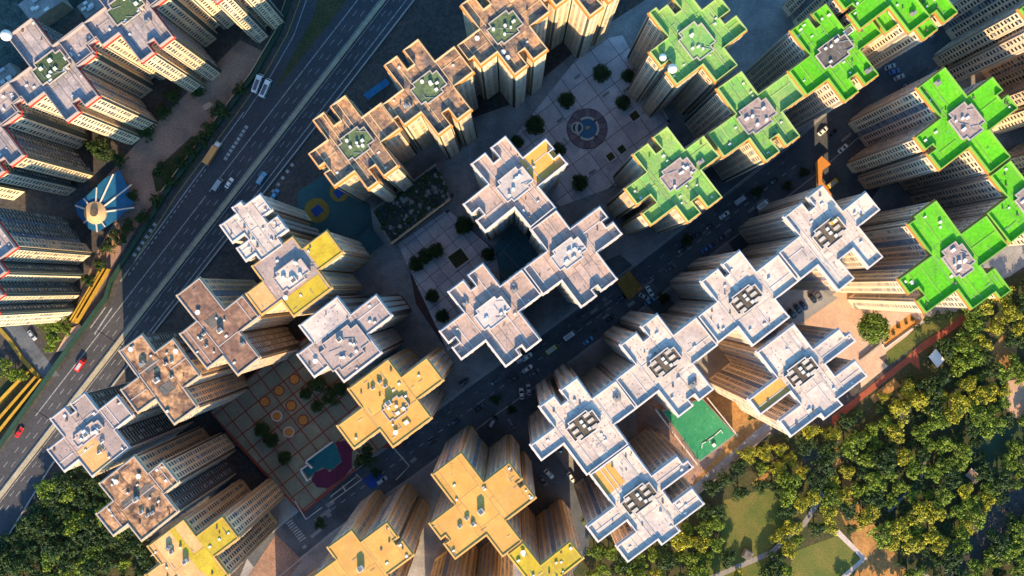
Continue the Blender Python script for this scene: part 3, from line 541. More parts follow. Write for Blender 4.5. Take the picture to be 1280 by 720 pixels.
# ------------------------------------------------------------------ towers
def square_up(px):                        # makes a hand-measured outline rectilinear; returns corners (a,b) and the axis angle
    n = len(px); sx = sy = 0
    for i in range(n):
        dx, dy = px[(i+1)%n][0]-px[i][0], -(px[(i+1)%n][1]-px[i][1]); l = math.hypot(dx, dy); a = math.atan2(dy, dx)
        sx += l*l*math.cos(4*a); sy += l*l*math.sin(4*a)
    th = math.atan2(sy, sx)/4
    while th < 0: th += math.pi/2
    co, si = math.cos(th), math.sin(th)
    ab = [(x*co - y*si, x*si + y*co) for x, y in px]
    for _ in range(30):                   # merge runs in the same direction
        n = len(ab); kind = [abs(ab[(i+1)%n][0]-ab[i][0]) > abs(ab[(i+1)%n][1]-ab[i][1]) for i in range(n)]
        bad = [i for i in range(n) if kind[i] == kind[i-1]]
        if not bad: break
        ab.pop(bad[0])
    n = len(ab); out = []
    for i in range(n):
        e0, e1 = i-1, i
        def val(e, c): return 0.5*(ab[e % n][c] + ab[(e+1) % n][c])
        if kind[e1 % n]: out.append((val(e0, 0), val(e1, 1)))
        else: out.append((val(e1, 0), val(e0, 1)))
    return out, th
def rects_of(ab):                         # slab decomposition of a rectilinear outline
    n = len(ab); As = sorted(set(round(p[0], 3) for p in ab)); R = []
    for a0, a1 in zip(As, As[1:]):
        if a1 - a0 < 0.05: continue
        am = (a0+a1)/2
        bs = sorted(ab[i][1] for i in range(n) if abs(ab[i][1]-ab[(i+1)%n][1]) < 1e-6 and (ab[i][0]-am)*(ab[(i+1)%n][0]-am) < 0)
        for b0, b1 in zip(bs[::2], bs[1::2]): R.append([a0, a1, b0, b1])
    ch = True
    while ch:                             # join slabs that continue each other
        ch = False
        for i in range(len(R)):
            for j in range(len(R)):
                if i != j and abs(R[i][1]-R[j][0]) < .01 and abs(R[i][2]-R[j][2]) < .01 and abs(R[i][3]-R[j][3]) < .01:
                    R[i][1] = R[j][1]; R.pop(j); ch = True; break
            if ch: break
    return R
def inset(poly, dd):                      # moves every edge of a CCW rectilinear polygon inwards by dd
    n = len(poly); out = []
    for i in range(n):
        p, q, r = poly[i-1], poly[i], poly[(i+1)%n]
        def nrm(u, v): l = math.hypot(v[0]-u[0], v[1]-u[1]); return (-(v[1]-u[1])/l, (v[0]-u[0])/l)
        n0, n1 = nrm(p, q), nrm(q, r); out.append((q[0]+dd*(n0[0]+n1[0]), q[1]+dd*(n0[1]+n1[1])))
    return out
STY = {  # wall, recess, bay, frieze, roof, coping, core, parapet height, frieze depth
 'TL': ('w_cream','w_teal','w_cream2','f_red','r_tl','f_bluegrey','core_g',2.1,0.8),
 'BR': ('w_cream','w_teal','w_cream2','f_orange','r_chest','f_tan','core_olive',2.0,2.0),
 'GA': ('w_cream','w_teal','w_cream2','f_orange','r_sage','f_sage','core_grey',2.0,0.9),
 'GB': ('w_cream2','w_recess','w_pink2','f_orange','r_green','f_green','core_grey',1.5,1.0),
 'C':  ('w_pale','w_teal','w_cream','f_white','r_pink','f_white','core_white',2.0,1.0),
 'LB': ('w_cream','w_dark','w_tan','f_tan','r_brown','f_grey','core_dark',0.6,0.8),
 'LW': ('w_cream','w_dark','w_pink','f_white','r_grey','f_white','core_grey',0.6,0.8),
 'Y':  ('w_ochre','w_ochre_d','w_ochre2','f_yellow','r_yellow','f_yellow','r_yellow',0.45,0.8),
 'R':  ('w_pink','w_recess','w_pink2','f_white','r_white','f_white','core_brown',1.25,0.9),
}
WINS = [M['glass'], M['glass'], M['curtain'], M['curtain2']]
NT = [0]
def tower(label, off, sc, pts, style, k=0.17, shift=(0,0), cores=(), patches=(), extras=(), roof=None, tanks=6, balls=(), group='residential towers of the estate', core_h=2.8, skyl=False, panel_joint=0.14, core_mat=None, coping=None, ph=None):
    core_h = dict(R=1.4, C=2.0, GA=1.2, GB=1.2, TL=1.0, BR=.8).get(style, core_h)
    NT[0] += 1; rnd = random.Random(NT[0]*13); rng = np.random.default_rng(NT[0])
    wm, rm, bm, fm, rf, cm, cr, PH, FD = STY[style]; rf = roof or rf; cr = core_mat or cr; cm = coping or cm; PH = PH if ph is None else ph
    h = HCAM*k + 0.017*(NT[0] % 9); F = lambda p: (off[0] + p[0]/sc + shift[0], off[1] + p[1]/sc + shift[1])
    ab, th = square_up([F(p) for p in pts])
    s1 = S*(1-k); co, si = math.cos(th), math.sin(th)
    cab = lambda a, b: ((a*co + b*si - 640)*s1, -(-a*si + b*co - 360)*s1)     # (a,b) pixels at roof height -> metres
    topx = lambda p: (p[0]*co - p[1]*si, p[0]*si + p[1]*co)
    poly = ccw([cab(*p) for p in ab]); n = len(poly)
    c0 = (sum(p[0] for p in poly)/n, sum(p[1] for p in poly)/n, 0)
    t = empty('residential_tower', c0, 0, label, 'tower', group)
    B = lambda mb, nm, mats, par=t: mb.build(nm, mats, par, c0)
    w_ = MB(); w_.prism(poly, 0, h); B(w_, 'wall', M[rm])  # recess shade put into the wall colour showing between the bays
    # facades
    win, ac, sills, bays, lau, racks = MB(), MB(), MB(), [], MB(), MB()
    FH = 2.8; ns = int((h-4)/FH); zs = h - FD - 0.4 - FH*np.arange(1, ns+1)
    for i in range(n):
        p, q = poly[i], poly[(i+1)%n]; L = math.hypot(q[0]-p[0], q[1]-p[1])
        if L < 1.6: continue
        tt = ((q[0]-p[0])/L, (q[1]-p[1])/L); nn = (tt[1], -tt[0]); mid = ((p[0]+q[0])/2, (p[1]+q[1])/2)
        dist = math.hypot(*mid) + 1e-6; facing = -(mid[0]*nn[0] + mid[1]*nn[1])/dist
        if facing < -0.75 and dist > 60: detail = False
        else: detail = True
        cols = []; gaps = []
        if L < 5.2:
            bays.append((p, tt, nn, 0.25, L-0.25, 0.35)); cols.append((L/2, 1.3, 0.35))
        else:
            wb, wg = 4.3, (1.6 if style in ('Y','R') else 2.1); nb = max(1, int((L + wg - 0.8)//(wb+wg))); ex = (L - 0.8 - nb*wb - (nb-1)*wg)/nb; wb += ex*0.75; wg = wg + (ex*0.25*nb/(max(nb-1,1)) if nb > 1 else 0); s0 = 0.4 if nb > 1 else (L-wb)/2
            for j in range(nb):
                a = s0 + j*(wb+wg); bays.append((p, tt, nn, a, a+wb, 0.45))
                m_ = max(2, int(wb//2.1)) if wb > 3.2 else 1
                for z_ in range(m_): cols.append((a + wb*(z_+.5)/m_, 1.4, 0.45))
                if j < nb-1: gaps.append((a+wb, a+wb+wg))
        if not detail: continue
        for s_, w0, dd in cols:
            sp = np.zeros((ns, 6)); sp[:,0] = s_-w0/2; sp[:,1] = s_+w0/2; sp[:,2] = zs+0.6; sp[:,3] = zs+2.2; sp[:,4] = dd-.05; sp[:,5] = dd+0.06
            mi = rng.choice(4, ns, p=[.6,.24,.12,.04]); win.quads(boxes_on_wall(p, tt, nn, sp), np.repeat(mi, 5))
            s2 = sp.copy(); s2[:,0] -= .15; s2[:,1] += .15; s2[:,2] = zs+2.24; s2[:,3] = zs+2.34; s2[:,5] = dd+0.22; sills.quads(boxes_on_wall(p, tt, nn, s2))
            keep = rng.random(ns) < 0.25; s3 = sp[keep].copy(); s3[:,0] = s_-.45; s3[:,1] = s_+.35; s3[:,2] = zs[keep]+0.08; s3[:,3] = zs[keep]+0.6; s3[:,5] = dd+0.42; ac.quads(boxes_on_wall(p, tt, nn, s3))
        for g0, g1 in gaps:
            sp = np.zeros((ns, 6)); sp[:,0] = g0+.3; sp[:,1] = g1-.3; sp[:,2] = zs+.7; sp[:,3] = zs+2.1; sp[:,5] = 0.06; win.quads(boxes_on_wall(p, tt, nn, sp), np.repeat(rng.choice(4, ns, p=[.5,.3,.15,.05]), 5))
            s2 = sp.copy(); s2[:,0] = g0+.02; s2[:,1] = g1-.02; s2[:,2] = zs+.25; s2[:,3] = zs+.38; s2[:,5] = 0.65; racks.quads(boxes_on_wall(p, tt, nn, s2))
            keep = rng.random(ns) < 0.6; s3 = sp[keep].copy(); u = rng.random(len(s3))*(max(g1-g0-.9,.1)); s3[:,0] = g0+.1+u; s3[:,1] = s3[:,0]+rng.uniform(.3,.7,len(s3)); s3[:,2] = zs[keep]+.45; s3[:,3] = zs[keep]+1.2; s3[:,4] = .55; s3[:,5] = .6
            lau.quads(boxes_on_wall(p, tt, nn, s3), np.repeat(rng.choice(3, len(s3)), 5))
    for (p, tt, nn, a, b_, dd) in bays:
        mb = MB(); mb.quads(boxes_on_wall(p, tt, nn, [[a, b_, 0, h-FD-0.05, 0, dd]])); B(mb, 'bay', M[rm] if (style in ('TL','LB','LW') and nn[0]*co + nn[1]*si > .7 and rnd.random() < .6) else M[bm] if rnd.random() < .55 else M[wm])  # bays facing upper right often go dark: shade put into their colour
    for mb, nm, mt in ((win,'windows',WINS), (sills,'window_hoods',M['sill']), (ac,'air_conditioners',M['ac']), (racks,'drying_racks',M['steel']), (lau,'laundry',[M['cloth_a'],M['cloth_b'],M['cloth_c']])):
        if mb.q: B(mb, nm, mt)['kind'] = 'stuff'
    # frieze and parapet
    o1, i1, o2 = inset(poly, -0.50), inset(poly, 0.30 if style in ('R','C') else 0.24), inset(poly, -0.05)
    fr, pp = MB(), MB()
    for i in range(n):
        j = (i+1) % n
        fr.poly([(*o1[i],h-FD), (*o1[j],h-FD), (*o1[j],h-.2), (*o1[i],h-.2)]); fr.poly([(*o1[j],h-FD), (*o1[i],h-FD), (*poly[i],h-FD), (*poly[j],h-FD)])
        fr.poly([(*o1[i],h-.2), (*o1[j],h-.2), (*poly[j],h-.2), (*poly[i],h-.2)])
        pp.poly([(*i1[j],h), (*i1[i],h), (*i1[i],h+PH), (*i1[j],h+PH)])
        pp.poly([(*o2[i],h-.19), (*o2[j],h-.19), (*o2[j],h+PH), (*o2[i],h+PH)])
        pp.poly([(*i1[i],h+PH), (*o2[i],h+PH), (*o2[j],h+PH), (*i1[j],h+PH)])
    B(fr, 'frieze', M[fm]); B(pp, 'parapet', M[cm])
    # roof panels
    R = rects_of(ab); free = []
    for a0, a1, b0, b1 in R:
        na = max(1, round((a1-a0)*s1/9.0)); nb = max(1, round((b1-b0)*s1/11.0))
        for ia in range(na):
            for ib in range(nb):
                x0, x1 = a0+(a1-a0)*ia/na, a0+(a1-a0)*(ia+1)/na; y0, y1 = b0+(b1-b0)*ib/nb, b0+(b1-b0)*(ib+1)/nb
                g = panel_joint/2/s1; mb = MB(); mb.prism(ccw([cab(x0+g,y0+g), cab(x1-g,y0+g), cab(x1-g,y1-g), cab(x0+g,y1-g)]), h, h+0.07+0.01*rnd.random()); B(mb, 'roof_panel', M[rf])
                if (x1-x0) > 6 and (y1-y0) > 6: free.append((x0,x1,y0,y1))
    up = MB()
    for a0, a1, b0, b1 in R:              # raised kerbs along some of the joints
        if a1-a0 > 12 and b1-b0 > 12 and style not in ('Y',):
            g = .16/s1; t_ = rnd.choice((.33,.5,.66))
            if rnd.random() < .5: x = a0+(a1-a0)*t_; up.prism(ccw([cab(x-g,b0+1), cab(x+g,b0+1), cab(x+g,b1-1), cab(x-g,b1-1)]), h+.02, h+.24)
            else: y = b0+(b1-b0)*t_; up.prism(ccw([cab(a0+1,y-g), cab(a1-1,y-g), cab(a1-1,y+g), cab(a0+1,y+g)]), h+.02, h+.24)
            if rnd.random() < .6: up.prism(ccw([cab(a0+.2,b0+1.2), cab(a0+.2+2*g,b0+1.2), cab(a0+.2+2*g,b1-1.2), cab(a0+.2,b1-1.2)]), h+.02, h+.27)
    if up.f: B(up, 'roof_kerbs', M[cm])
    for pi_, (mm, l, r) in enumerate(patches):
        (a0,b0), (a1,b1) = topx(F(l)), topx(F(r)); mb = MB(); mb.prism(ccw([cab(a0,b0), cab(a1,b0), cab(a1,b1), cab(a0,b1)]), h+.02, h+.13+.015*pi_); B(mb, 'roof_panel', M[mm])
    inr = lambda a, b: any(r[0]+2 < a < r[1]-2 and r[2]+2 < b < r[3]-2 for r in R)
    cl = MB(); boxes = []
    for ci, cspec in enumerate(cores):
        q4 = [topx(F(p)) for p in cspec if isinstance(p, tuple)]
        if len(q4) == 4: (lx, tx, rx, bx) = q4; a0, a1, b0, b1 = (lx[0]+bx[0])/2, (tx[0]+rx[0])/2, (lx[1]+tx[1])/2, (bx[1]+rx[1])/2
        else: (a0,b0), (a1,b1) = q4; a0, a1 = min(a0,a1), max(a0,a1); b0, b1 = min(b0,b1), max(b0,b1)
        boxes.append((a0,a1,b0,b1))
        u, v = a1-a0, b1-b0; e, f = u*.16, v*.16
        cp = [(a0+e,b0),(a1-e,b0),(a1-e,b0+f),(a1,b0+f),(a1,b1-f),(a1-e*1.4,b1-f),(a1-e*1.4,b1),(a0+e,b1),(a0+e,b1-f*.8),(a0,b1-f*.8),(a0,b0+f),(a0+e,b0+f)]
        cpoly = ccw([cab(*p) for p in cp]); chh = core_h*(cspec[-1] if not isinstance(cspec[-1], tuple) else 1)
        mb = MB(); mb.prism(cpoly, h, h+chh); core = B(mb, 'lift_core', M[cr] if style != 'C' else M[cr])
        ii = inset(cpoly, .3); oo = inset(cpoly, -.05); mb = MB()
        for i in range(12):
            j = (i+1) % 12
            mb.poly([(*oo[i],h+chh-.3),(*oo[j],h+chh-.3),(*oo[j],h+chh+.35),(*oo[i],h+chh+.35)]); mb.poly([(*ii[i],h+chh+.35),(*oo[i],h+chh+.35),(*oo[j],h+chh+.35),(*ii[j],h+chh+.35)]); mb.poly([(*ii[j],h+chh),(*ii[i],h+chh),(*ii[i],h+chh+.35),(*ii[j],h+chh+.35)])
        B(mb, 'core_coping', M[cm] if style in ('C','R') else M['f_grey'], core)
        am, bm_ = (a0+a1)/2, (b0+b1)/2
        if skyl:
            for su in (-.29, .27):
                for sv in (-.31, 0, .31):
                    c = cab(am+u*su, bm_+v*sv); mb = MB(); mb.box((*c,h+chh), 2.3, 1.15, .4, th); B(mb, 'skylight', M['skylight'], core)
            for sv in (-.2, .02, .26):
                c = cab(am+u*(.02 if sv < .2 else .1), bm_+v*sv); mb = MB(); mb.box((*c,h+chh), 1.05, 1.05, .55, th); B(mb, 'vent_hood', M['whitep'], core)
        else:
            for q in range(rnd.randint(4,6)):
                c = cab(am+u*rnd.uniform(-.33,.33), bm_+v*rnd.uniform(-.33,.33)); mb = MB()
                if rnd.random() < .5: mb.box((*c,h+chh), rnd.uniform(.8,1.5), rnd.uniform(.7,1.1), rnd.uniform(.5,1.1), th)
                else: mb.cyl((*c,h+chh), rnd.uniform(.4,.7), rnd.uniform(.7,1.2), 10)
                B(mb, 'vent', M['whitep'], core)
            mb = MB()
            for q in range(5):
                a, b_ = am+u*rnd.uniform(-.35,.35), bm_+v*rnd.uniform(-.35,.35); c = cab(a,b_); d2 = cab(a+u*rnd.choice((.25,0)), b_+v*rnd.choice((.25,.1))); mb.tube((*c,h+chh+.2), (*d2,h+chh+.2), .09, .09, 5)
            B(mb, 'pipes', M['steel'], core)['kind'] = 'stuff'
    clear = lambda a, b: not any(x0-2 < a < x1+2 and y0-2 < b < y1+2 for x0,x1,y0,y1 in boxes)
    for q in range(tanks*4):
        r = rnd.choice(free) if free else None
        if not r: break
        a, b_ = rnd.uniform(r[0]+2.5, r[1]-2.5), rnd.uniform(r[2]+2.5, r[3]-2.5)
        if not clear(a, b_): continue
        c = cab(a, b_); g = rnd.random()
        if g < .35: cl.box((*c,h+.08), rnd.uniform(.5,1.1), rnd.uniform(.4,.9), rnd.uniform(.3,.8), th, 0)
        elif g < .6: cl.cyl((*c,h+.08), rnd.uniform(.2,.45), rnd.uniform(.4,.9), 8, 1)
        else:
            d2 = cab(a + rnd.choice((-1,1))*rnd.uniform(4,10)*(g<.8), b_ + rnd.choice((-1,1))*rnd.uniform(4,10)*(g>=.8))
            cl.tube((*c,h+.25), (*d2,h+.25), .07, .07, 5, 2)
    for q in range(3 if style not in ('R','Y') else 1):
        if not free: break
        r = rnd.choice(free); a, b_ = rnd.uniform(r[0]+5, max(r[0]+5.1, r[1]-5)), rnd.uniform(r[2]+5, max(r[2]+5.1, r[3]-5))
        if not clear(a, b_) or r[1]-r[0] < 13 or r[3]-r[2] < 13: continue
        c = cab(a, b_); mb = MB(); g = rnd.random()
        if g < .35:
            mb.box((*c,h+.1), rnd.uniform(1.6,2.6), rnd.uniform(1.3,1.9), rnd.uniform(1.0,1.6), th); tk = B(mb, 'water_tank', M['concrete']); mb = MB(); mb.box((*c,h+1.1), .6, .6, .75, th); B(mb, 'tank_hatch', M['steel'], tk)
        elif g < .7:
            mb.tube((*c,h), (*c,h+3.2), .06, .04, 5)
            for z_ in (1.8,2.4,3.0): mb.tube((c[0]-.8,c[1],h+z_), (c[0]+.8,c[1],h+z_), .03, .03, 4)
            B(mb, 'aerial', M['steel'])
        else:
            mb.cyl((*c,h+.1), .55, .5, 8); mb.cyl((*c,h+.5), .15, .5, 6, 0, .95); B(mb, 'satellite_dish', M['whitep'])
    if cl.f: B(cl, 'roof_clutter', [M['whitep'], M['core_dark'], M['steel']])['kind'] = 'stuff'
    for nm, x, y, wx, ly, hh, mm in extras:
        a, b_ = topx(F((x,y))); c = cab(a, b_); mb = MB(); mb.box((*c,h+.1), wx, ly, hh, th); ex = B(mb, nm, M[mm])
        mb = MB(); mb.box((*c,h+.1+hh), wx*.7, ly*.7, .15, th); B(mb, 'lid', M['core_dark'] if mm == 'whitep' else M['whitep'], ex)
    for x, y, r in balls:
        a, b_ = topx(F((x,y))); c = cab(a, b_); mb = MB(); mb.cyl((*c,h), r*.5, 1.6, 10); mb.sphere((*c,h+1.4+r*.6), r, 16, 10); B(mb, 'radome', M['whitep'])
    return t

TLP = [(162,92),(275,232),(425,118),(490,205),(450,228),(478,262),(388,332),(497,487),(428,532),(408,492),(372,520),(400,562),(340,608),(232,465),(150,528),(118,488),(70,522),(100,578),(22,635),(-63,518),(150,338),(60,190)]
TLC = [((155,345),(285,235),(380,335),(228,440))]
for sx, sy, lab in ((0,0,'tower with dark green core roof and white radome on its upper left corner'), (93,-74,'tower with dark green core roof at the top edge, right of the radome tower'), (-93,74,'red edged tower cut by the left edge beside the blue fan canopy'), (186,-148,'tower at the top left showing only its striped cream walls beside the motorway ramp')):
    tower(lab, (0,0), 4, TLP, 'TL', 0.14, (sx,sy), TLC, balls=((48,185,2.0),) if sx == 0 else (), extras=(('roof_box',345,285,3.2,1.4,1.0,'whitep'),('roof_box',255,405,2.6,1.0,.8,'f_tan'),('roof_box',330,350,3,1.0,.8,'f_tan')), group='red edged towers at the upper left')
XP = [(-260,300),(-140,210),(-60,310),(25,248),(135,392),(15,480),(40,515),(-100,620),(-170,520),(-260,590),(-330,500),(-200,400)]
tower('red edged tower at the left edge directly below the blue fan canopy', (0,240), 6, [(-380,300),(-120,120),(-40,235),(55,310),(150,400),(0,520),(60,600),(-120,730),(-210,610),(-330,700),(-420,580),(-270,470)], 'TL', 0.15, group='red edged towers at the upper left')
tower('red edged tower at the left edge above the mustard yellow walkway', (0,340), 6, [(-380,60),(-200,-70),(-20,-20),(70,145),(-60,240),(0,310),(-160,420),(-240,320),(-330,400),(-420,280),(-300,190)], 'TL', 0.15, group='red edged towers at the upper left')
BRP = [(400,95),(466,45),(518,112),(552,85),(500,14),(572,-36),(655,68),(760,-5),(842,130),(745,195),(838,308),(768,360),(722,308),(690,330),(735,385),(672,440),(590,322),(502,387),(472,345),(440,368),(395,295),(500,200)]
BRC = [((520,200),(645,100),(735,195),(600,300))]
for sx, sy, lab in ((0,0,'brown roofed tower with olive core, middle one of the row right of the motorway'), (-91,70,'brown roofed tower with olive core nearest the motorway'), (95,-75,'brown roofed tower with olive core at the top edge left of the plaza'), (189,-148,'cream walled tower at the top edge just above the plaza, roof corners only')):
    pts = BRP if sx != -91 else [(400,95),(466,45),(518,112),(552,85),(500,14),(572,-36),(655,68),(760,-5),(842,130),(745,195),(838,308),(768,360),(722,308),(690,330),(735,385),(672,440),(635,325),(520,412),(470,350),(495,330),(470,295),(440,318),(395,250),(500,170)]
    tower(lab, (380,60), 4, pts, 'BR', 0.155, (sx,sy), BRC, tanks=5, group='brown roofed towers right of the motorway')
tower('sage green roofed tower with two white dishes beside the plaza', (780,0), 6, [(190,100),(235,65),(255,90),(320,48),(378,118),(428,80),(350,-20),(450,-90),(570,85),(705,-10),(792,80),(712,145),(745,190),(835,128),(912,228),(748,365),(838,498),(700,605),(570,500),(392,640),(320,545),(375,500),(350,455),(265,500),(198,395),(325,285)], 'GA', 0.16, cores=[((352,290),(550,150),(710,345),(560,470))], core_mat='r_sage', balls=((285,440,1.3),(355,525,1.7)), group='green roofed towers')
tower('sage green roofed tower with rosy core joined to the dish tower chain', (760,130), 4, [(550,-80),(660,-155),(748,-45),(890,-148),(972,-38),(862,48),(957,158),(885,212),(848,152),(808,180),(852,240),(788,285),(700,178),(572,268),(500,150),(630,60)], 'GA', 0.16, cores=[((625,65),(765,-50),(855,65),(715,170))], group='green roofed towers')
tower('sage green roofed tower with rosy core at the lower right of the plaza', (760,130), 4, [(130,250),(198,200),(235,255),(268,228),(225,170),(292,118),(378,230),(475,168),(548,258),(465,338),(565,465),(495,520),(455,462),(415,485),(455,545),(400,592),(335,512),(212,605),(172,548),(240,497),(212,455),(145,500),(85,430),(185,345)], 'GA', 0.165, cores=[((240,360),(375,255),(458,345),(320,450))], group='green roofed towers')
G4P = [(195,155),(275,95),(312,150),(340,128),(297,75),(362,25),(455,145),(565,65),(640,175),(525,255),(632,370),(562,425),(520,368),(482,395),(525,460),(458,510),(380,395),(270,478),(185,360),(285,280)]
tower('bright green roofed tower with dark core and white dish box', (940,0), 4, G4P, 'GB', 0.165, cores=[((295,270),(440,165),(525,245),(375,360))], core_mat='core_dark', extras=(('dish_box',478,160,3.2,2.2,1.0,'whitep'),), group='green roofed towers')
tower('bright green roofed tower cut by the top edge in the upper right', (940,0), 4, G4P, 'GB', 0.165, (98.5,-77.5), cores=[((295,270),(440,165),(525,245),(375,360))], core_mat='core_dark', group='green roofed towers')
G6P = [(425,205),(555,100),(668,245),(795,150),(845,215),(815,240),(838,262),(872,238),(918,303),(785,410),(880,551),(782,624),(685,498),(535,605),(480,535),(515,505),(495,480),(465,510),(412,452),(540,350)]
tower('bright green roofed tower with rosy core and long cream walls facing the yard', (1040,60), 4, G6P, 'GB', 0.17, cores=[((555,345),(660,270),(785,380),(665,480))], group='green roofed towers')
tower('bright green roofed tower half cut by the right edge', (1040,220), 4, [(788,0),(885,-75),(985,60),(1100,-25),(1190,100),(1085,190),(1130,250),(1010,340),(960,275),(890,330),(762,192),(872,110)], 'GB', 0.17, cores=[((885,115),(975,40),(1080,130),(985,210))], group='green roofed towers')
tower('bright green roofed tower with rosy core above the round tree', (1040,220), 4, [(385,240),(412,215),(400,198),(515,135),(640,288),(764,203),(872,347),(735,447),(762,490),(808,462),(885,572),(835,612),(808,575),(695,668),(625,565),(462,685),(425,625),(455,595),(435,565),(375,575),(335,525),(485,395)], 'GB', 0.17, cores=[((525,390),(620,318),(725,440),(632,530))], group='green roofed towers')
for sx, sy, lab in ((196,-84,'tower beyond the right edge showing only pinkish window walls, upper one'), (226,58,'tower beyond the right edge showing only pinkish window walls, lower one'), (130,-160,'tower beyond the top right corner showing only striped walls'), (-100,-175,'tower beyond the top edge left of the bright green roofs')):
    tower(lab, (1040,60), 4, G6P, 'GB', 0.17, (sx,sy), group='towers mostly outside the picture')
tower('central white roofed tower with the ochre wing beside the plaza', (550,160), 4, [(155,185),(228,128),(265,180),(300,155),(258,100),(328,45),(415,155),(525,57),(568,105),(545,125),(562,155),(602,135),(634,188),(487,287),(568,394),(460,502),(368,398),(228,520),(185,462),(222,435),(198,402),(160,430),(118,380),(250,282)], 'C', 0.16, cores=[((265,285),(402,180),(482,285),(345,385))], patches=(('r_yellow',(525,62),(492,280)),), group='white roofed towers in the centre')
tower('central white roofed tower, right one of the group by the street', (540,290), 4, [(490,-20),(625,-95),(690,-15),(835,-120),(878,-75),(848,-50),(865,-22),(908,-45),(942,10),(825,102),(920,238),(845,292),(826,266),(797,288),(818,320),(748,370),(645,245),(562,305),(452,190),(575,95)], 'C', 0.16, cores=[((578,115),(712,10),(788,100),(650,208))], group='white roofed towers in the centre')
tower('central white roofed tower, lower left one of the group', (540,290), 4, [(80,300),(160,245),(195,295),(222,270),(182,215),(250,165),(345,270),(456,184),(533,317),(435,400),(540,540),(470,592),(450,565),(420,585),(440,615),(370,668),(268,542),(148,632),(105,580),(140,552),(120,525),(85,550),(42,500),(165,400)], 'C', 0.16, cores=[((200,408),(330,305),(410,395),(272,508))], group='white roofed towers in the centre')
tower('white grey roofed tower beside the motorway with many notches', (260,230), 4, [(65,208),(145,150),(128,120),(165,88),(180,110),(262,55),(318,128),(275,165),(298,195),(352,165),(395,230),(348,268),(375,305),(268,385),(240,345),(190,385),(150,322),(205,280),(185,245),(125,292)], 'LW', 0.17, roof='r_white', tanks=5, group='towers along the motorway')
tower('patchwork roofed tower with white core, lemon wings and an orange wing', (260,230), 4, [(225,412),(425,262),(470,330),(590,235),(672,335),(555,435),(615,520),(430,662),(375,585),(258,650),(200,545),(275,485)], 'Y', 0.17, cores=[((320,460),(525,450),.6)], core_mat='r_white', roof='r_grey', patches=(('r_lemon',(590,240),(560,425)),('r_lemon',(550,450),(432,655)),('r_orange',(275,488),(255,645))), tanks=2, extras=(('roof_hatch',432,480,2.2,2.2,2.4,'whitep'),), group='towers along the motorway')
tower('umber roofed tower below the lemon wings beside the motorway', (140,330), 4, [(325,155),(440,75),(560,225),(655,165),(735,262),(635,342),(740,465),(630,555),(555,455),(480,525),(342,350),(425,287)], 'LB', 0.17, roof='r_brown2', patches=(('core_dark',(465,285),(555,285)),), extras=(('stair_house',543,333,1.6,1.4,2.0,'whitep'),('roof_vent',462,350,1.2,.8,1,'whitep'),('roof_vent',448,375,1.2,.8,1,'whitep'),('roof_vent',472,410,1,.8,1,'whitep')), tanks=3, group='towers along the motorway')
tower('rusty brown blotched roof tower, second one up from the lilac roof', (50,470), 4, [(402,-125),(510,-205),(575,-120),(665,-180),(800,-5),(722,60),(787,155),(670,240),(585,115),(490,178),(408,75),(490,5)], 'LB', 0.17, patches=(('core_dark',(505,-50),(590,-45)),('core_dark',(590,60),(680,60))), extras=(('stair_house',588,20,1.7,1.5,2.0,'whitep'),('roof_vent',660,5,1.2,.8,1,'whitep'),('roof_vent',630,-62,1.2,.8,1,'whitep'),('roof_vent',660,-72,1,.8,1,'whitep')), tanks=3, group='towers along the motorway')
tower('lilac roofed tower with an ochre quarter beside the motorway at the lower left', (50,470), 4, [(50,215),(130,160),(155,195),(182,175),(158,140),(230,85),(292,180),(380,100),(465,190),(380,268),(440,360),(265,500),(195,420),(120,475),(40,365),(130,305)], 'LW', 0.17, cores=[((160,310),(330,262),.35)], core_mat='r_grey', patches=(('r_orange',(185,380),(370,430)),), extras=(('stair_house',240,292,1.8,1.5,2.0,'whitep'),('roof_vent',312,325,1.4,1,1,'whitep'),('roof_vent',298,380,1.4,1,1,'whitep')), group='towers along the motorway')
tower('rusty brown roofed tower above the dark wood at the lower left', (120,540), 4, [(10,265),(195,120),(262,210),(332,148),(410,250),(345,310),(408,400),(230,540),(160,460),(85,518),(5,405),(100,340)], 'LB', 0.175, patches=(('core_dark',(125,355),(215,330)),('core_dark',(215,290),(300,290))), extras=(('stair_house',205,335,1.6,1.4,2.0,'whitep'),('roof_vent',230,400,1.5,1,1,'whitep'),('roof_vent',260,415,1.2,1,1,'whitep'),('roof_vent',285,402,1.2,1,1,'whitep')), group='towers along the motorway')
tower('half lemon half orange roofed tower at the bottom left edge', (120,540), 4, [(255,575),(440,440),(500,520),(635,425),(712,530),(595,620),(660,715),(500,840),(430,745),(330,815),(245,720),(330,655)], 'Y', 0.175, roof='r_orange', patches=(('r_lemon',(385,470),(525,700)),('r_lemon',(500,520),(705,530)),('r_lemon',(480,620),(650,715))), extras=(('stair_house',450,645,1.6,1.4,2.0,'whitep'),('roof_vent',370,575,1.4,1,1,'whitep'),('roof_vent',380,600,1.4,1,1,'whitep')), group='towers along the motorway')
tower('white and lilac roofed tower above the sage deck', (350,350), 4, [(100,228),(290,85),(355,180),(480,72),(555,180),(440,270),(500,365),(320,510),(255,415),(175,485),(90,375),(165,315)], 'LW', 0.17, cores=[((180,345),(470,330),.3)], core_mat='r_grey', patches=(('r_white',(105,228),(350,185)),), extras=(('stair_house',300,297,1.8,1.6,2.2,'whitep'),('roof_vent',375,320,1.6,1,1,'whitep'),('roof_vent',358,382,1.6,1,1,'whitep')), group='towers between deck and street')
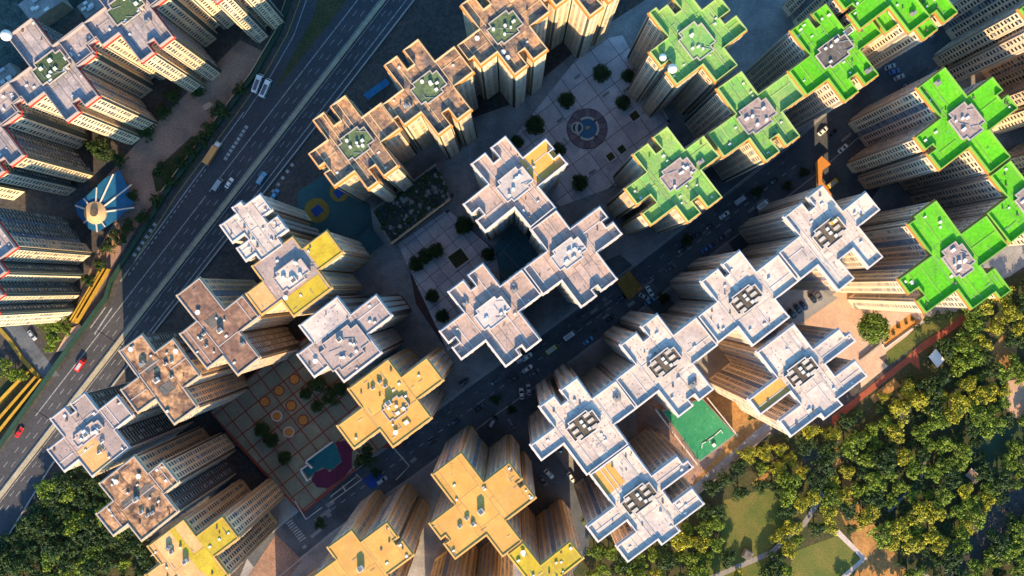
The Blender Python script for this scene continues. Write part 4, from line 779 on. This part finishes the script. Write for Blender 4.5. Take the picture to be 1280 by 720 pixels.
tower('plain ochre roofed cross tower between the sage deck and the street', (350,350), 4, [(345,545),(540,400),(605,485),(735,395),(812,500),(690,598),(753,692),(567,833),(500,747),(373,840),(287,733),(410,640)], 'Y', 0.17, cores=[((500,640),(660,640),.25)], extras=(('stair_house',545,615,1.9,1.7,2.4,'whitep'),('roof_vent',465,540,1.2,1,1,'whitep'),('roof_vent',500,510,1.2,1,1,'whitep'),('roof_vent',528,530,1.2,1,1,'whitep'),('roof_hatch',632,712,2.4,2,.4,'lemonp')), group='towers between deck and street')
tower('large ochre roofed tower in the bottom centre beside the lane', (530,540), 4, [(35,215),(185,110),(298,245),(430,160),(485,238),(462,255),(478,282),(505,262),(555,330),(410,440),(485,550),(400,612),(305,515),(158,632),(105,562),(128,540),(110,515),(85,530),(25,455),(165,365)], 'Y', 0.17, extras=(('stair_house',285,395,1.9,1.7,2.4,'whitep'),('roof_vent',180,470,1.4,1,1,'whitep'),('roof_vent',215,430,1.4,1,1,'whitep'),('roof_vent',245,460,1.4,1,1,'whitep')), ph=.5, group='ochre towers at the bottom')
tower('lemon roofed tower at the bottom edge right of the large ochre one', (530,540), 4, [(415,612),(495,562),(580,660),(735,555),(792,632),(690,715),(770,820),(655,900)], 'Y', 0.17, roof='r_lemon', coping='f_lemon', group='ochre towers at the bottom')
tower('ochre roofed tower at the bottom edge beside the blue street', (380,540), 4, [(120,580),(238,492),(285,555),(412,450),(468,525),(445,545),(462,568),(488,545),(548,612),(420,712),(480,800),(330,920),(270,840),(165,905),(45,722),(165,640)], 'Y', 0.17, extras=(('stair_house',285,680,1.9,1.7,2.4,'whitep'),), group='ochre towers at the bottom')
tower('tower below the bottom edge showing golden walls only', (350,350), 4, [(345,545),(540,400),(605,485),(735,395),(812,500),(690,598),(753,692),(567,833),(500,747),(373,840),(287,733),(410,640)], 'Y', 0.17, (88,284), group='towers mostly outside the picture')
tower('white roofed tower with brown skylight core nearest the bottom street junction', (650,440), 4, [(100,272),(168,222),(205,265),(235,245),(208,188),(278,135),(362,228),(488,140),(569,288),(468,360),(540,462),(345,598),(205,462),(108,540),(55,465),(172,378)], 'R', 0.17, cores=[((215,375),(345,270),(412,355),(290,465))], skyl=True, group='white roofed skylight towers')
tower('white roofed tower with brown skylight core above the green court', (740,330), 4, [(145,410),(215,345),(258,388),(282,365),(250,312),(325,255),(405,355),(530,260),(613,415),(500,495),(602,625),(535,678),(510,650),(478,675),(498,705),(435,760),(330,635),(230,708),(115,585),(215,498)], 'R', 0.17, cores=[((260,500),(390,405),(462,475),(335,588))], skyl=True, group='white roofed skylight towers')
tower('white roofed tower with brown skylight core left of the parked dark cars', (830,220), 4, [(185,530),(262,468),(305,505),(325,490),(290,440),(375,380),(460,478),(576,388),(659,535),(550,612),(625,708),(440,842),(365,752),(280,825),(160,710),(265,628)], 'R', 0.17, cores=[((308,630),(430,530),(508,600),(385,705))], skyl=True, group='white roofed skylight towers')
tower('white roofed tower with one yellow skylight, topmost of the skylight towers', (880,220), 4, [(400,205),(485,140),(520,180),(545,160),(520,100),(590,58),(690,175),(805,85),(875,170),(765,250),(888,405),(815,460),(745,360),(675,415),(740,515),(668,572),(565,445),(485,510),(370,395),(470,295)], 'R', 0.17, cores=[((520,290),(650,195),(724,275),(592,385))], skyl=True, extras=(('yellow_skylight',640,228,2.3,1.3,3.4,'lemonp'),), group='white roofed skylight towers')
tower('white roofed skylight tower with an ochre left wing beside the red path', (880,380), 4, [(268,240),(440,105),(548,225),(668,125),(700,165),(722,148),(752,182),(602,300),(648,358),(755,288),(810,362),(660,470),(685,502),(600,575),(578,545),(435,660),(375,588),(478,500),(435,440),(265,552),(232,470),(362,370)], 'R', 0.17, cores=[((385,345),(515,255),(588,325),(452,432))], skyl=True, patches=(('r_yellow',(235,470),(430,435)),), group='white roofed skylight towers')
tower('white roofed skylight tower with an ochre upper wing, lowest one beside the park', (690,540), 4, [(190,204),(380,74),(500,215),(625,120),(650,160),(675,140),(700,172),(548,295),(602,355),(695,282),(758,357),(615,465),(635,495),(548,560),(528,530),(380,648),(325,570),(420,495),(375,440),(220,550),(185,465),(310,370)], 'R', 0.17, cores=[((325,340),(465,240),(545,310),(400,425))], skyl=True, patches=(('r_yellow',(205,215),(365,250)),), group='white roofed skylight towers')

tower('tower below the bottom edge showing a sliver of golden wall near the zebra crossing', (350,350), 4, [(345,545),(540,400),(605,485),(735,395),(812,500),(690,598),(753,692),(567,833),(500,747),(373,840),(287,733),(410,640)], 'Y', 0.17, (-135,332), group='towers mostly outside the picture')
# ------------------------------------------------------------------ vehicles
def loft(mb, secs, mi=0):                 # secs: list of rings (same length) along x
    b = len(mb.v); n = len(secs[0])
    for r in secs: mb.v += r
    for k in range(len(secs)-1):
        for i in range(n):
            j = (i+1) % n; mb.f.append((b+k*n+i, b+k*n+j, b+(k+1)*n+j, b+(k+1)*n+i)); mb.m.append(mi)
    mb.f.append(tuple(b+n-1-i for i in range(n))); mb.m.append(mi); mb.f.append(tuple(b+(len(secs)-1)*n+i for i in range(n))); mb.m.append(mi)
def ringx(x, wd, z0, z1, r=.82): return [(x,-wd/2*r,z0),(x,wd/2*r,z0),(x,wd/2,z0+(z1-z0)*.35),(x,wd/2,z0+(z1-z0)*.75),(x,wd/2*r,z1),(x,-wd/2*r,z1),(x,-wd/2,z0+(z1-z0)*.75),(x,-wd/2,z0+(z1-z0)*.35)]
MESH = {}
def car_meshes(kind):
    if kind in MESH: return MESH[kind]
    L, W, H = dict(car=(4.7,1.85,1.45), van=(5.6,2.1,2.3), bus=(8.2,2.4,3.0), lorry=(10.8,2.55,3.6))[kind]
    ps = []
    if kind == 'car':
        b = MB(); loft(b, [ringx(-2.35,1.5,.35,.75), ringx(-2.1,1.8,.25,.95), ringx(-.9,1.85,.22,1.0), ringx(1.0,1.85,.22,.95), ringx(2.0,1.78,.25,.82), ringx(2.35,1.45,.35,.65)]); ps.append(('body', b, 'paint'))
        b = MB(); loft(b, [ringx(-1.75,1.45,.92,.98), ringx(-1.1,1.5,.92,1.38), ringx(.35,1.5,.92,1.40), ringx(1.15,1.5,.92,.97)]); ps.append(('windscreen', b, 'carglass'))
        b = MB(); loft(b, [ringx(-1.15,1.28,1.3,1.43), ringx(.3,1.3,1.3,1.46)]); ps.append(('roof', b, 'paint'))
    elif kind in ('van', 'bus'):
        b = MB(); loft(b, [ringx(-L/2,W*.92,.35,H*.9,.92), ringx(-L/2+.3,W,.3,H,.92), ringx(L/2-.9,W,.3,H,.92), ringx(L/2-.35,W*.95,.3,H*.72,.92), ringx(L/2,W*.85,.4,H*.42,.92)]); ps.append(('body', b, 'paint'))
        b = MB(); b.quads(boxes_on_wall((-L/2+.4,-W/2), (1,0), (0,-1), [[.2,L-1.6,H*.5,H*.78,-.02,.03]])); b.quads(boxes_on_wall((L/2-1.2,W/2), (-1,0), (0,1), [[.2,L-1.6,H*.5,H*.78,-.02,.03]]))
        b.poly([(L/2-.86,-W*.42,H*.98),(L/2-.30,-W*.42,H*.75),(L/2-.30,W*.42,H*.75),(L/2-.86,W*.42,H*.98)]); ps.append(('windows', b, 'carglass'))
        b = MB(); b.box((-L*.12,0,H), L*.55, W*.6, .16); ps.append(('roof_unit', b, 'c_grey' if kind == 'bus' else 'c_silver'))
    else:
        b = MB(); b.box((-1.2,0,1.0), 8.2, W, 2.6); ps.append(('cargo_box', b, 'paint'))
        b = MB(); loft(b, [ringx(3.1,2.3,.5,2.6,.9), ringx(4.5,2.3,.5,2.6,.9), ringx(5.2,2.2,.5,1.6,.9)]); ps.append(('cab', b, 'c_white'))
        b = MB(); b.poly([(4.52,-1.0,2.52),(5.12,-1.0,1.72),(5.12,1.0,1.72),(4.52,1.0,2.52)]); ps.append(('windscreen', b, 'carglass'))
        b = MB(); b.box((0,0,.6), 9.6, 1.1, .4); ps.append(('chassis', b, 'c_black'))
    b = MB(); r = .33 if kind == 'car' else .45
    for i in range(12):
        a0, a1 = 2*math.pi*i/12, 2*math.pi*(i+1)/12; b.poly([(r*math.cos(a0),-.11,r+r*math.sin(a0)),(r*math.cos(a0),.11,r+r*math.sin(a0)),(r*math.cos(a1),.11,r+r*math.sin(a1)),(r*math.cos(a1),-.11,r+r*math.sin(a1))])
    for s_ in (-.11,.11): b.poly([(r*math.cos(2*math.pi*i/12), s_, r+r*math.sin(2*math.pi*i/12)) for i in range(12)])
    wh = b.mesh('wheel', M['rubber']); wheels = [(sx*L*.31, sy*(W/2-.12)) for sx in (-1,1) for sy in (-1,1)]
    b = MB(); b.box((0,0,0), .12, .35, .16); lm = b.mesh('headlight', M['lamp']); tm = b.mesh('tail_light', M['tail'])
    MESH[kind] = (L, W, H, ps, wh, wheels, lm, tm); return MESH[kind]
PM = {}
def vehicle(kind, px, py, ang, colour, label, name=None, z=0.05, group=None):
    L, W, H, ps, wh, wheels, lm, tm = car_meshes(kind)
    e = empty(name or {'car':'parked_car','van':'van','bus':'coach','lorry':'lorry'}[kind], (*P(px,py),z), math.radians(ang), label, {'car':'car','van':'van','bus':'coach','lorry':'lorry'}[kind], group)
    for nm, b, m in ps:
        m2 = 'c_' + colour if m == 'paint' else m
        if (kind, nm, m2) not in PM: PM[(kind, nm, m2)] = b.mesh(nm, M[m2])
        o = bpy.data.objects.new(nm, PM[(kind, nm, m2)]); COL.objects.link(o); o.parent = e
    for x, y in wheels: o = bpy.data.objects.new('wheel', wh); COL.objects.link(o); o.parent = e; o.location = (x, y, 0)
    for sy in (-1, 1):
        o = bpy.data.objects.new('headlight', lm); COL.objects.link(o); o.parent = e; o.location = (L/2-.12, sy*W*.32, .6)
        o = bpy.data.objects.new('tail_light', tm); COL.objects.link(o); o.parent = e; o.location = (-L/2+.1, sy*W*.32, .7)
    return e
A = 36
for v in (('van',690,436,A,'lime','lime yellow van driving along the street beside the central tower'), ('van',712,419,A,'white','white van ahead of the lime yellow van on the street'), ('car',735,426,A,'skyblue','pale blue car right of the white van on the street'),
  ('car',652,449,A,'silver','silver car in the left pair queueing below the central tower'), ('car',659,446,A,'white','white car in the left pair queueing below the central tower'), ('car',659,461,A,'white','white car alone below the queueing pair'),
  ('car',652,492,A+60,'white','white car parked left of a pair on the forecourt near the bottom junction'), ('car',661,487,A+60,'silver','silver car parked right of a pair on the forecourt near the bottom junction'), ('car',619,477,A,'navy','dark navy car on the street left of the junction'), ('car',581,477,A,'black','black car on the blue side of the street beside the ochre tower'),
  ('car',599,510,A,'black','black car on the kerb lane below the navy car'), ('car',571,526,A,'navy','dark navy car farthest down the blue street'), ('van',616,527,60,'black','black van with its nose near the bottom ochre tower'), ('car',639,529,125,'plum','plum coloured car above the large ochre tower'), ('car',644,472,A,'black','black car below the white queueing cars'),
  ('car',905,269,A,'white','white car on the street beside the lower sage roof'), ('van',953,256,A,'white','white van beside the topmost skylight tower'), ('car',872,293,A,'black','black car, rear one of two on the street below the sage roof'), ('car',887,283,A,'black','black car, front one of two on the street below the sage roof'), ('car',902,297,A,'grey','grey car in the shade left of the topmost skylight tower'), ('car',883,311,A,'blue','blue car in the forecourt left of the topmost skylight tower'),
  ('car',1028,164,A+5,'white','white car on the upper right street beside a dark car'), ('car',1040,166,A+5,'black','black car just right of the white car on the upper right street'), ('car',1053,186,A+5,'white','white car near the orange sunlit patch'), 
  ('car',1112,84,20,'silver','silver car, upper of three parked on the blue bays'), ('car',1117,90,20,'blue','blue car, middle of three parked on the blue bays'), ('car',1123,97,20,'silver','silver car, lower of three parked on the blue bays'),
  ('car',990,392,-52,'black','black car, lowest of the row in the small car yard'), ('car',997,386,-52,'black','black car, second of the row in the small car yard'), ('car',1004,382,-52,'navy','navy car, third of the row in the small car yard'), ('car',1015,373,-52,'black','black car, fourth of the row in the small car yard'), ('car',1022,370,-52,'grey','grey car with pale bonnet at the top of the small car yard'),
  ('car',686,592,-45,'white','white car nearest the large ochre tower in the bottom lane'), ('car',714,596,-55,'white','white car right of the bottom lane beside the skylight tower'), ('car',679,600,-60,'grey','grey car behind the white one in the bottom lane'), ('car',812,364,-60,'white','white car in the dark yard right of the tan canopy'), ('car',805,371,-30,'silver','silver car, left of the three in the dark yard'), ('car',812,377,A,'skyblue','pale blue car, lowest of the three in the dark yard'),
  ('lorry',267,192,58,'orange','long orange lorry on the left lane of the motorway'), ('van',273,231,56,'silver','grey roofed van on the motorway, left of the white car'), ('car',287,229,56,'white','white car on the motorway left of the median'), ('van',328,223,56,'skyblue','blue van on the right carriageway of the motorway'), ('car',344,243,56,'skyblue','pale blue car near the motorway edge beside the notched white tower'),
  ('van',102,456,56,'red','red van in the sunlit part of the motorway'), ('car',25,540,56,'red','red car at the lower left of the motorway'), ('bus',323,105,70,'white','white coach with grey roof unit on the ramp, left of the two'), ('bus',333,111,66,'white','white coach with grey roof unit on the ramp, right of the two'), ('car',41,419,-52,'silver','silver car on the dark road at the far left'), ('van',433,588,A,'white','white van on the blue-lit street below the deck'), ('car',1132,108,20,'navy','navy car in front of the long cream wall'),
  ('car',540,551,A,'black','black car on the blue street just above the blue-lit patch'),('car',668,466,A,'grey','grey car right of the lone white car on the street'),('car',762,398,A,'black','black car on the street below the tan canopy'),('car',778,372,A,'navy','navy car right beside the tan canopy'),('car',838,335,A,'grey','grey car in the middle of the shaded street'),('car',852,312,A,'black','black car on the street left of the pair below the sage roof'),('van',925,250,A,'silver','silver van on the street below the rosy cored sage tower'),('car',968,226,A,'black','black car at the street bend near the topmost skylight tower'),('car',478,600,A,'silver','silver car on the blue street left of the bottom ochre tower'),('car',697,520,80,'black','black car on the forecourt beside the skylight tower'),('car',700,560,100,'navy','navy car heading down the bottom lane'),('van',1190,70,20,'white','white van in the shaded upper right lane'),('car',1075,148,25,'grey','grey car at the foot of the long cream walls')):
    vehicle(*v)
# sunlit ground patch shaped as an orange canopy, yellow van beside it
c = P(1028,215,3.2); e = empty('sunlit_patch', (*c,0), 0, 'orange patch of sunlit ground shaped as a bent canopy, upper right yard', 'canopy')
b = MB(); b.prism(ccw([P(x,y,3.2) for x,y in Z((920,120),4.8,[(475,400),(515,360),(570,410),(520,445),(515,510),(590,610),(560,600),(485,520)])]), 2.9, 3.2, 0, True); b.build('roof', M['f_orange'], e, (*c,0))
b = MB(); [b.cyl((*P(920+x/4.8,120+y/4.8,3.2),0), .18, 2.9, 6) for x,y in ((485,405),(540,415),(500,510),(570,600))]; b.build('posts', M['steel'], e, (*c,0))
vehicle('van', 1040, 229, 40, 'yellow', 'yellow van parked beside the orange sunlit patch')

# ------------------------------------------------------------------ trees
def crown_mesh(seed, mats, R=4.0, H=3.4, clumps=46, leaves=34, ls=0.62, base=3.0, lob=0.26):
    r = np.random.default_rng(seed); mb = MB(); Q = []; MI = []
    for c in range(clumps):
        u = r.normal(size=3); u /= np.linalg.norm(u); u[2] = abs(u[2])*1.0 - 0.25
        lobe = (0.80 if lob > .1 else .86) + lob*math.sin(3*math.atan2(u[1],u[0]) + seed) + lob*.46*r.normal()
        rad = (0.55 + 0.45*r.random()**0.5)*lobe; cen = np.array([u[0]*R*rad, u[1]*R*rad, base + H*0.5 + u[2]*H*0.75*rad]); cr = R*(0.20 + 0.13*r.random()); mi = r.choice(3, p=[.45,.33,.22])
        for l in range(leaves):
            v = r.normal(size=3); v /= np.linalg.norm(v); p = cen + v*cr*(0.6+0.4*r.random())*np.array([1,1,.75])
            nrm = v + r.normal(size=3)*0.55 + np.array([0,0,.35]); nrm /= np.linalg.norm(nrm); t = np.cross(nrm, r.normal(size=3)); t /= np.linalg.norm(t); bt = np.cross(nrm, t); s_ = ls*(0.6+0.7*r.random())
            Q.append([p - t*s_*.5, p + bt*s_*.38, p + t*s_*.5, p - bt*s_*.38]); MI.append(mi if r.random() < .8 else r.integers(3))
    mb.quads(np.array(Q), np.array(MI)); return mb.mesh('crown', mats)
def trunk_mesh(seed, base=3.0, R=4.0):
    r = random.Random(seed); b = MB(); top = (r.uniform(-.3,.3), r.uniform(-.3,.3), base+1.2); b.tube((0,0,0), top, .34, .2, 7)
    for k in range(5):
        a = k*1.26 + r.random(); b.tube((top[0]*.8, top[1]*.8, base*.85 + k*.1), (R*.6*math.cos(a), R*.6*math.sin(a), base+1.6+r.random()), .14, .05, 5)
    return b.mesh('trunk', M['bark'])
TR = [trunk_mesh(i) for i in range(3)]
CR = {k: [crown_mesh(100*j+i, M['leaf_'+k]) for i in range(5)] for j, k in enumerate('ygd')}
CR['round'] = [crown_mesh(900, M['leaf_g'], clumps=170, leaves=36, ls=0.46, lob=0.04)]
CR['r'] = [crown_mesh(950, M['leaf_d'], clumps=120, leaves=34, ls=0.5, lob=0.06), crown_mesh(951, M['leaf_d'], clumps=110, leaves=34, ls=0.5, lob=0.09)]
KIND = {'y': 'yellow green', 'g': 'mid green', 'd': 'dark green'}
LMK = [('the green sports deck',872,535),('the lowest skylight tower',800,640),('the red brick path',1110,470),('the white square kiosk',1171,448),('the peach clearing',1252,445),('the sandy clearing at the right edge',1275,500),('the pond',1240,560),('the brick red pavilion',1213,594),('the dark park lane',1225,660),('the earth clearing',1090,680),('the bent white path',1075,698),('the large lawn',935,655),('the lower lawn',1030,705),('the pale park path',960,700),('the dark pool',1016,580),('the bright green tower',1215,375),('the small park hut',933,692),('the skylight tower beside the red path',1000,530),('the motorway edge',60,620),('the rusty brown tower',170,640),('the half lemon tower',200,710),('the bottom left corner',0,720),('the lilac tower',110,575),('the paved park nook',1133,518),('the trodden trail',1062,615),('the yellow walkway ribs',112,370),('the dark left road',40,425),('the peach plaza',1080,420),('the bent walkway',20,435),('the grass strip',1130,420),('the grey lane wall',915,580)]
def where(px, py):
    n, x, y = min(LMK, key=lambda l: math.hypot(l[1]-px, l[2]-py)); dx, dy = px-x, py-y
    h = '' if abs(dx) < abs(dy)*.45 else ('right' if dx > 0 else 'left'); v = '' if abs(dy) < abs(dx)*.45 else ('lower' if dy > 0 else 'upper')
    w_ = {'': '', 'right': 'right of', 'left': 'left of'}[h] if not v else ({'lower': 'below', 'upper': 'above'}[v] if not h else v + ' ' + h + ' of')
    d = math.hypot(dx, dy); return ('just ' if d < 18 else 'farther ' if d > 42 else '') + w_ + ' ' + n
USED = set()
def tlab(px, py, r, k):
    l = (('small ' if r < 10 else 'broad ' if r > 12.7 else '') + {'y': 'yellow green', 'g': 'mid green', 'd': 'dark green'}[k] + ' tree ' + where(px, py))
    for n in sorted(LMK, key=lambda q: math.hypot(q[1]-px, q[2]-py))[1:6]:
        if l in USED:
            l2 = l.split(', towards')[0] + ', towards ' + n[0]
            l = l2 if len(l2.split()) <= 16 else l
    USED.add(l); return l
NTREE = [0]
def tree(px, py, rpx, k, label, group=None, z=0.0, i=None):
    NTREE[0] += 1; r = random.Random(NTREE[0]*31); s_ = rpx*S/4.0
    x, y = P(px, py, z + 4.5*s_)
    e = empty('tree', (x, y, z), r.uniform(0, 6.28), label, 'tree', group); e.scale = (s_, s_, s_*r.uniform(.85,1.15))
    o = bpy.data.objects.new('trunk', r.choice(TR)); COL.objects.link(o); o.parent = e
    o = bpy.data.objects.new('crown', r.choice(CR[k])); COL.objects.link(o); o.parent = e
for x, y, rr, lab in ((620,500,7,'small dark street tree right of the ochre cross tower'),(735,475,8,'dark street tree under the skylight tower facing the street'),(858,300,8,'dark street tree on the verge below the lower sage roof'),(946,240,8,'dark street tree beside the white van'),(985,232,7,'dark street tree at the bend of the street'),(640,512,7,'dark street tree above the large ochre tower'),(470,592,7,'dark street tree below the ochre cross tower'),(400,655,8,'dark street tree near the zebra crossing'),(830,372,8,'dark street tree in the yard left of the white towers'),(1005,215,7,'dark street tree above the topmost skylight tower')): tree(x, y, rr, 'd', lab, 'street trees')
tree(1092,410,20,'round','large round dense green tree on the peach plaza')
for x, y, rr, lab in ((708,126,11,'dark round tree on the plaza, left above the fountain'), (669,157,13,'dark round tree at the left side of the plaza'), (752,92,12,'dark tree near the top of the plaza'), (779,128,10,'dark tree right of the fountain beside the square planter'), (725,228,11,'dark tree at the bottom of the plaza below the fountain'), (698,188,10,'dark tree touching the ochre wing on the plaza'), (646,178,9,'small dark tree left of the ochre wing'), (790,230,10,'dark tree between plaza and lower sage roof'), (785,95,9,'dark tree at the foot of the dish tower'),
  (580,282,12,'dark blue tinted tree left of the central tower'), (545,313,10,'dark tree in the courtyard, upper of three'), (532,320,10,'dark tree in the courtyard, middle of three'), (520,330,10,'dark tree in the courtyard, lower left of three'), (610,318,9,'dark tree right of the blue square pool'), (540,370,9,'dark tree at the lower left of the courtyard'), (553,395,9,'dark tree by the street below the courtyard')): tree(x, y, rr, 'r', lab, 'trees in the estate courts')
for x, y, rr, lab in ((397,480,13,'dark tree on the deck, upper of the trio beside the white tower'), (412,498,12,'dark tree on the deck, right of the trio'), (382,492,8,'dark green tree on the deck, left of the trio'), (396,508,8,'dark tree on the deck, lowest of the trio'), (327,537,10,'dark tree at the left side of the deck'), (339,550,10,'dark tree at the left of the deck, next below the first'), (356,572,9,'dark tree on the deck left of the teal play surface'), (458,572,15,'large dark tree on the deck beside the magenta surface'), (425,486,9,'dark tree on the deck under the white tower corner')): tree(x, y, rr, 'r' if rr < 12 else 'd', lab, 'trees on the sage deck', DZ)
for x, y, rr, lab in ((120,183,14,'dark tree between the red edged towers'), (132,190,13,'dark tree beside the blue fan canopy top'), (182,164,12,'dark tree at the foot of the radome tower'), (200,213,10,'green tree by the noise barrier above the fan canopy'), (166,245,8,'dark tree at the right point of the fan canopy'), (215,120,11,'dark tree beside the cream shed'), (275,138,12,'dark tree by the ramp barrier'), (148,295,12,'dark tree below the fan canopy by the barrier'), (135,308,10,'dark tree lower down along the barrier below the canopy'),(300,112,9,'dark shrubby tree by the ramp barrier, upper one'),(262,160,10,'dark tree between the planted strip and the noise barrier'),(250,175,10,'dark tree in the planted strip beside the orange lorry'),(238,190,10,'dark tree in the middle of the planted strip'),(226,203,9,'dark tree at the lower end of the planted strip'),(212,226,9,'dark tree between strip and fan canopy'),(195,250,9,'dark tree by the barrier right of the fan canopy'),(178,272,10,'dark tree by the barrier below right of the fan canopy'),(160,283,9,'small dark tree below the right point of the canopy'),(125,330,9,'dark tree at the top of the yellow ribs'),(112,350,9,'dark tree left of the yellow ribs'),(230,100,10,'dark tree above the cream shed'),(248,115,9,'dark tree right of the cream shed'),(205,140,10,'dark tree left of the cream shed'),(150,200,10,'dark tree above the fan canopy')): tree(x, y, rr, 'd', lab, 'trees by the upper left towers')
for x, y, rr in ((52,400,9),(64,408,10),(75,398,9),(66,425,9),(84,412,8),(62,435,7),(8,455,9),(15,468,9),(-5,470,10),(28,470,8)): tree(x, y, rr, 'g', tlab(x, y, rr, 'g'), 'trees left of the motorway')
WOOD = [(-20,735),(-20,700),(30,650),(70,590),(110,580),(140,620),(170,665),(195,690),(185,735)]
def inside(p, poly):
    c = False; n = len(poly)
    for i in range(n):
        a, b = poly[i], poly[(i+1)%n]
        if (a[1] > p[1]) != (b[1] > p[1]) and p[0] < (b[0]-a[0])*(p[1]-a[1])/(b[1]-a[1]) + a[0]: c = not c
    return c
sheet('wood_floor', WOOD, M['undergrowth'])
r_ = random.Random(5); done = []
for q in range(6000):
    p = (r_.uniform(-15,200), r_.uniform(580,732))
    if inside(p, WOOD) and all(math.hypot(p[0]-x, p[1]-y) > 14.5 for x, y in done):
        done.append(p); rr = r_.uniform(10,15); k = r_.choice('ddddg'); tree(*p, rr, k, tlab(*p, rr, k), 'trees of the lower left wood')
# park trees: first the ones that stand out, then the closed wood around them
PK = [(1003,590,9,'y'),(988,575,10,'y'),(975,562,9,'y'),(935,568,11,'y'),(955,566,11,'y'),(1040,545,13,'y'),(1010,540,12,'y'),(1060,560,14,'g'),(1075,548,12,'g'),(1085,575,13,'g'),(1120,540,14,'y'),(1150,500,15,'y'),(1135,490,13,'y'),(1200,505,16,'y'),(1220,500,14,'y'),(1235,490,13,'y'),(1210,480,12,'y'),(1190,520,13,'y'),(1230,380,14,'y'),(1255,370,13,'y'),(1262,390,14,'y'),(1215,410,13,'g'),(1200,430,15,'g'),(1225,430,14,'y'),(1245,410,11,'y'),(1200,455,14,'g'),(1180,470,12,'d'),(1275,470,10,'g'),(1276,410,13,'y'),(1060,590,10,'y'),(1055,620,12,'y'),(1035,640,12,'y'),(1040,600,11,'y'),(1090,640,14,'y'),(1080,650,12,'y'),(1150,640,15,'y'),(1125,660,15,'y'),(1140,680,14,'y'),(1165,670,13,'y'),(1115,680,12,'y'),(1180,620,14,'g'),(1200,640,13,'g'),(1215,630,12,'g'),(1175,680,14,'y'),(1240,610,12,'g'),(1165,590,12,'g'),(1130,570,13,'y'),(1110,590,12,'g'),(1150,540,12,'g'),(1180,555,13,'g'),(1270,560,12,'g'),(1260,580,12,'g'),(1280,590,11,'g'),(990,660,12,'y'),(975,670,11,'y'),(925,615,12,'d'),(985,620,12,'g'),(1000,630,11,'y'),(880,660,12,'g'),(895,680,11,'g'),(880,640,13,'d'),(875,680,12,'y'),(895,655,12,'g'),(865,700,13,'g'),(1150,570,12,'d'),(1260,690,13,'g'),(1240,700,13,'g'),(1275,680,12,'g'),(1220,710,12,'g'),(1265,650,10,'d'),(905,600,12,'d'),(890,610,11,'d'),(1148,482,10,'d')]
OPEN = [Z((1040,360),4,[(0,720),(0,640),(240,450),(380,330),(440,260),(600,160),(700,150),(560,290),(470,330),(460,430),(380,400),(150,600)]),Z((1040,360),4,[(190,545),(310,450),(345,490),(210,575)]),[(905,622),(960,612),(985,645),(962,688),(898,692)],[(1000,680),(1050,664),(1076,700),(1040,740),(980,740)],[(900,700),(955,688),(968,730),(880,730)],[(1056,645),(1074,632),(1110,680),(1140,735),(1060,735),(1082,700)],[(1236,440),(1255,420),(1270,430),(1268,452),(1245,462)],[(1252,500),(1262,480),(1300,474),(1300,522)],[(1215,560),(1240,532),(1290,530),(1290,560),(1250,600)],[(1190,700),(1215,650),(1300,600),(1300,630),(1235,680),(1205,730)],[(1003,562),(1018,556),(1027,575),(1025,600),(1010,598)],band([(890,722),(930,705),(965,690),(985,670),(1005,655),(1030,615)],15),band([(1046,660),(1080,698),(1045,730)],22),[(1155,440),(1170,432),(1188,452),(1172,464)],[(1200,585),(1222,580),(1226,604),(1204,606)]]
pts = []
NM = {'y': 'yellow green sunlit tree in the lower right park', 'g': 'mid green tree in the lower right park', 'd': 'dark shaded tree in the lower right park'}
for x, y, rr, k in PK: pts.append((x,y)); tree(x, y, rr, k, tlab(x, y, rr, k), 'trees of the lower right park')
PARK = [(880,625),(962,548),(1040,538),(1120,480),(1170,465),(1190,410),(1240,365),(1300,340),(1310,740),(760,740),(775,700),(880,650)]
for q in range(9000):
    p = (r_.uniform(765,1305), r_.uniform(345,738))
    if inside(p, PARK) and not any(inside(p, o) for o in OPEN) and all(math.hypot(p[0]-x, p[1]-y) > 16.5 for x, y in pts):
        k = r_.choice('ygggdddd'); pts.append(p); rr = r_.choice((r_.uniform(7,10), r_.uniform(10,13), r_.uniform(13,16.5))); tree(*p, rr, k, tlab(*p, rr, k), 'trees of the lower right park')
for x, y in ((1148,410),(1160,400),(1172,395),(1185,392),(1138,472),(975,536),(985,545),(940,520)): tree(x, y, 6, 'd', tlab(x, y, 6, 'd'), 'small trees along the red path')
sheet('undergrowth', [(742,648),(790,690),(800,740),(700,740),(735,690)], M['undergrowth'])
for x, y in ((735,650),(748,665),(762,690),(744,690),(776,708),(752,712),(738,722),(790,722)): tree(x, y, 10, 'g', tlab(x, y, 10, 'g'), 'trees under the lowest skylight tower')
print('towers', NT[0], 'trees', NTREE[0], 'objects', len(bpy.data.objects), 'tris~', sum(len(m.loops)-2*len(m.polygons) for m in bpy.data.meshes))
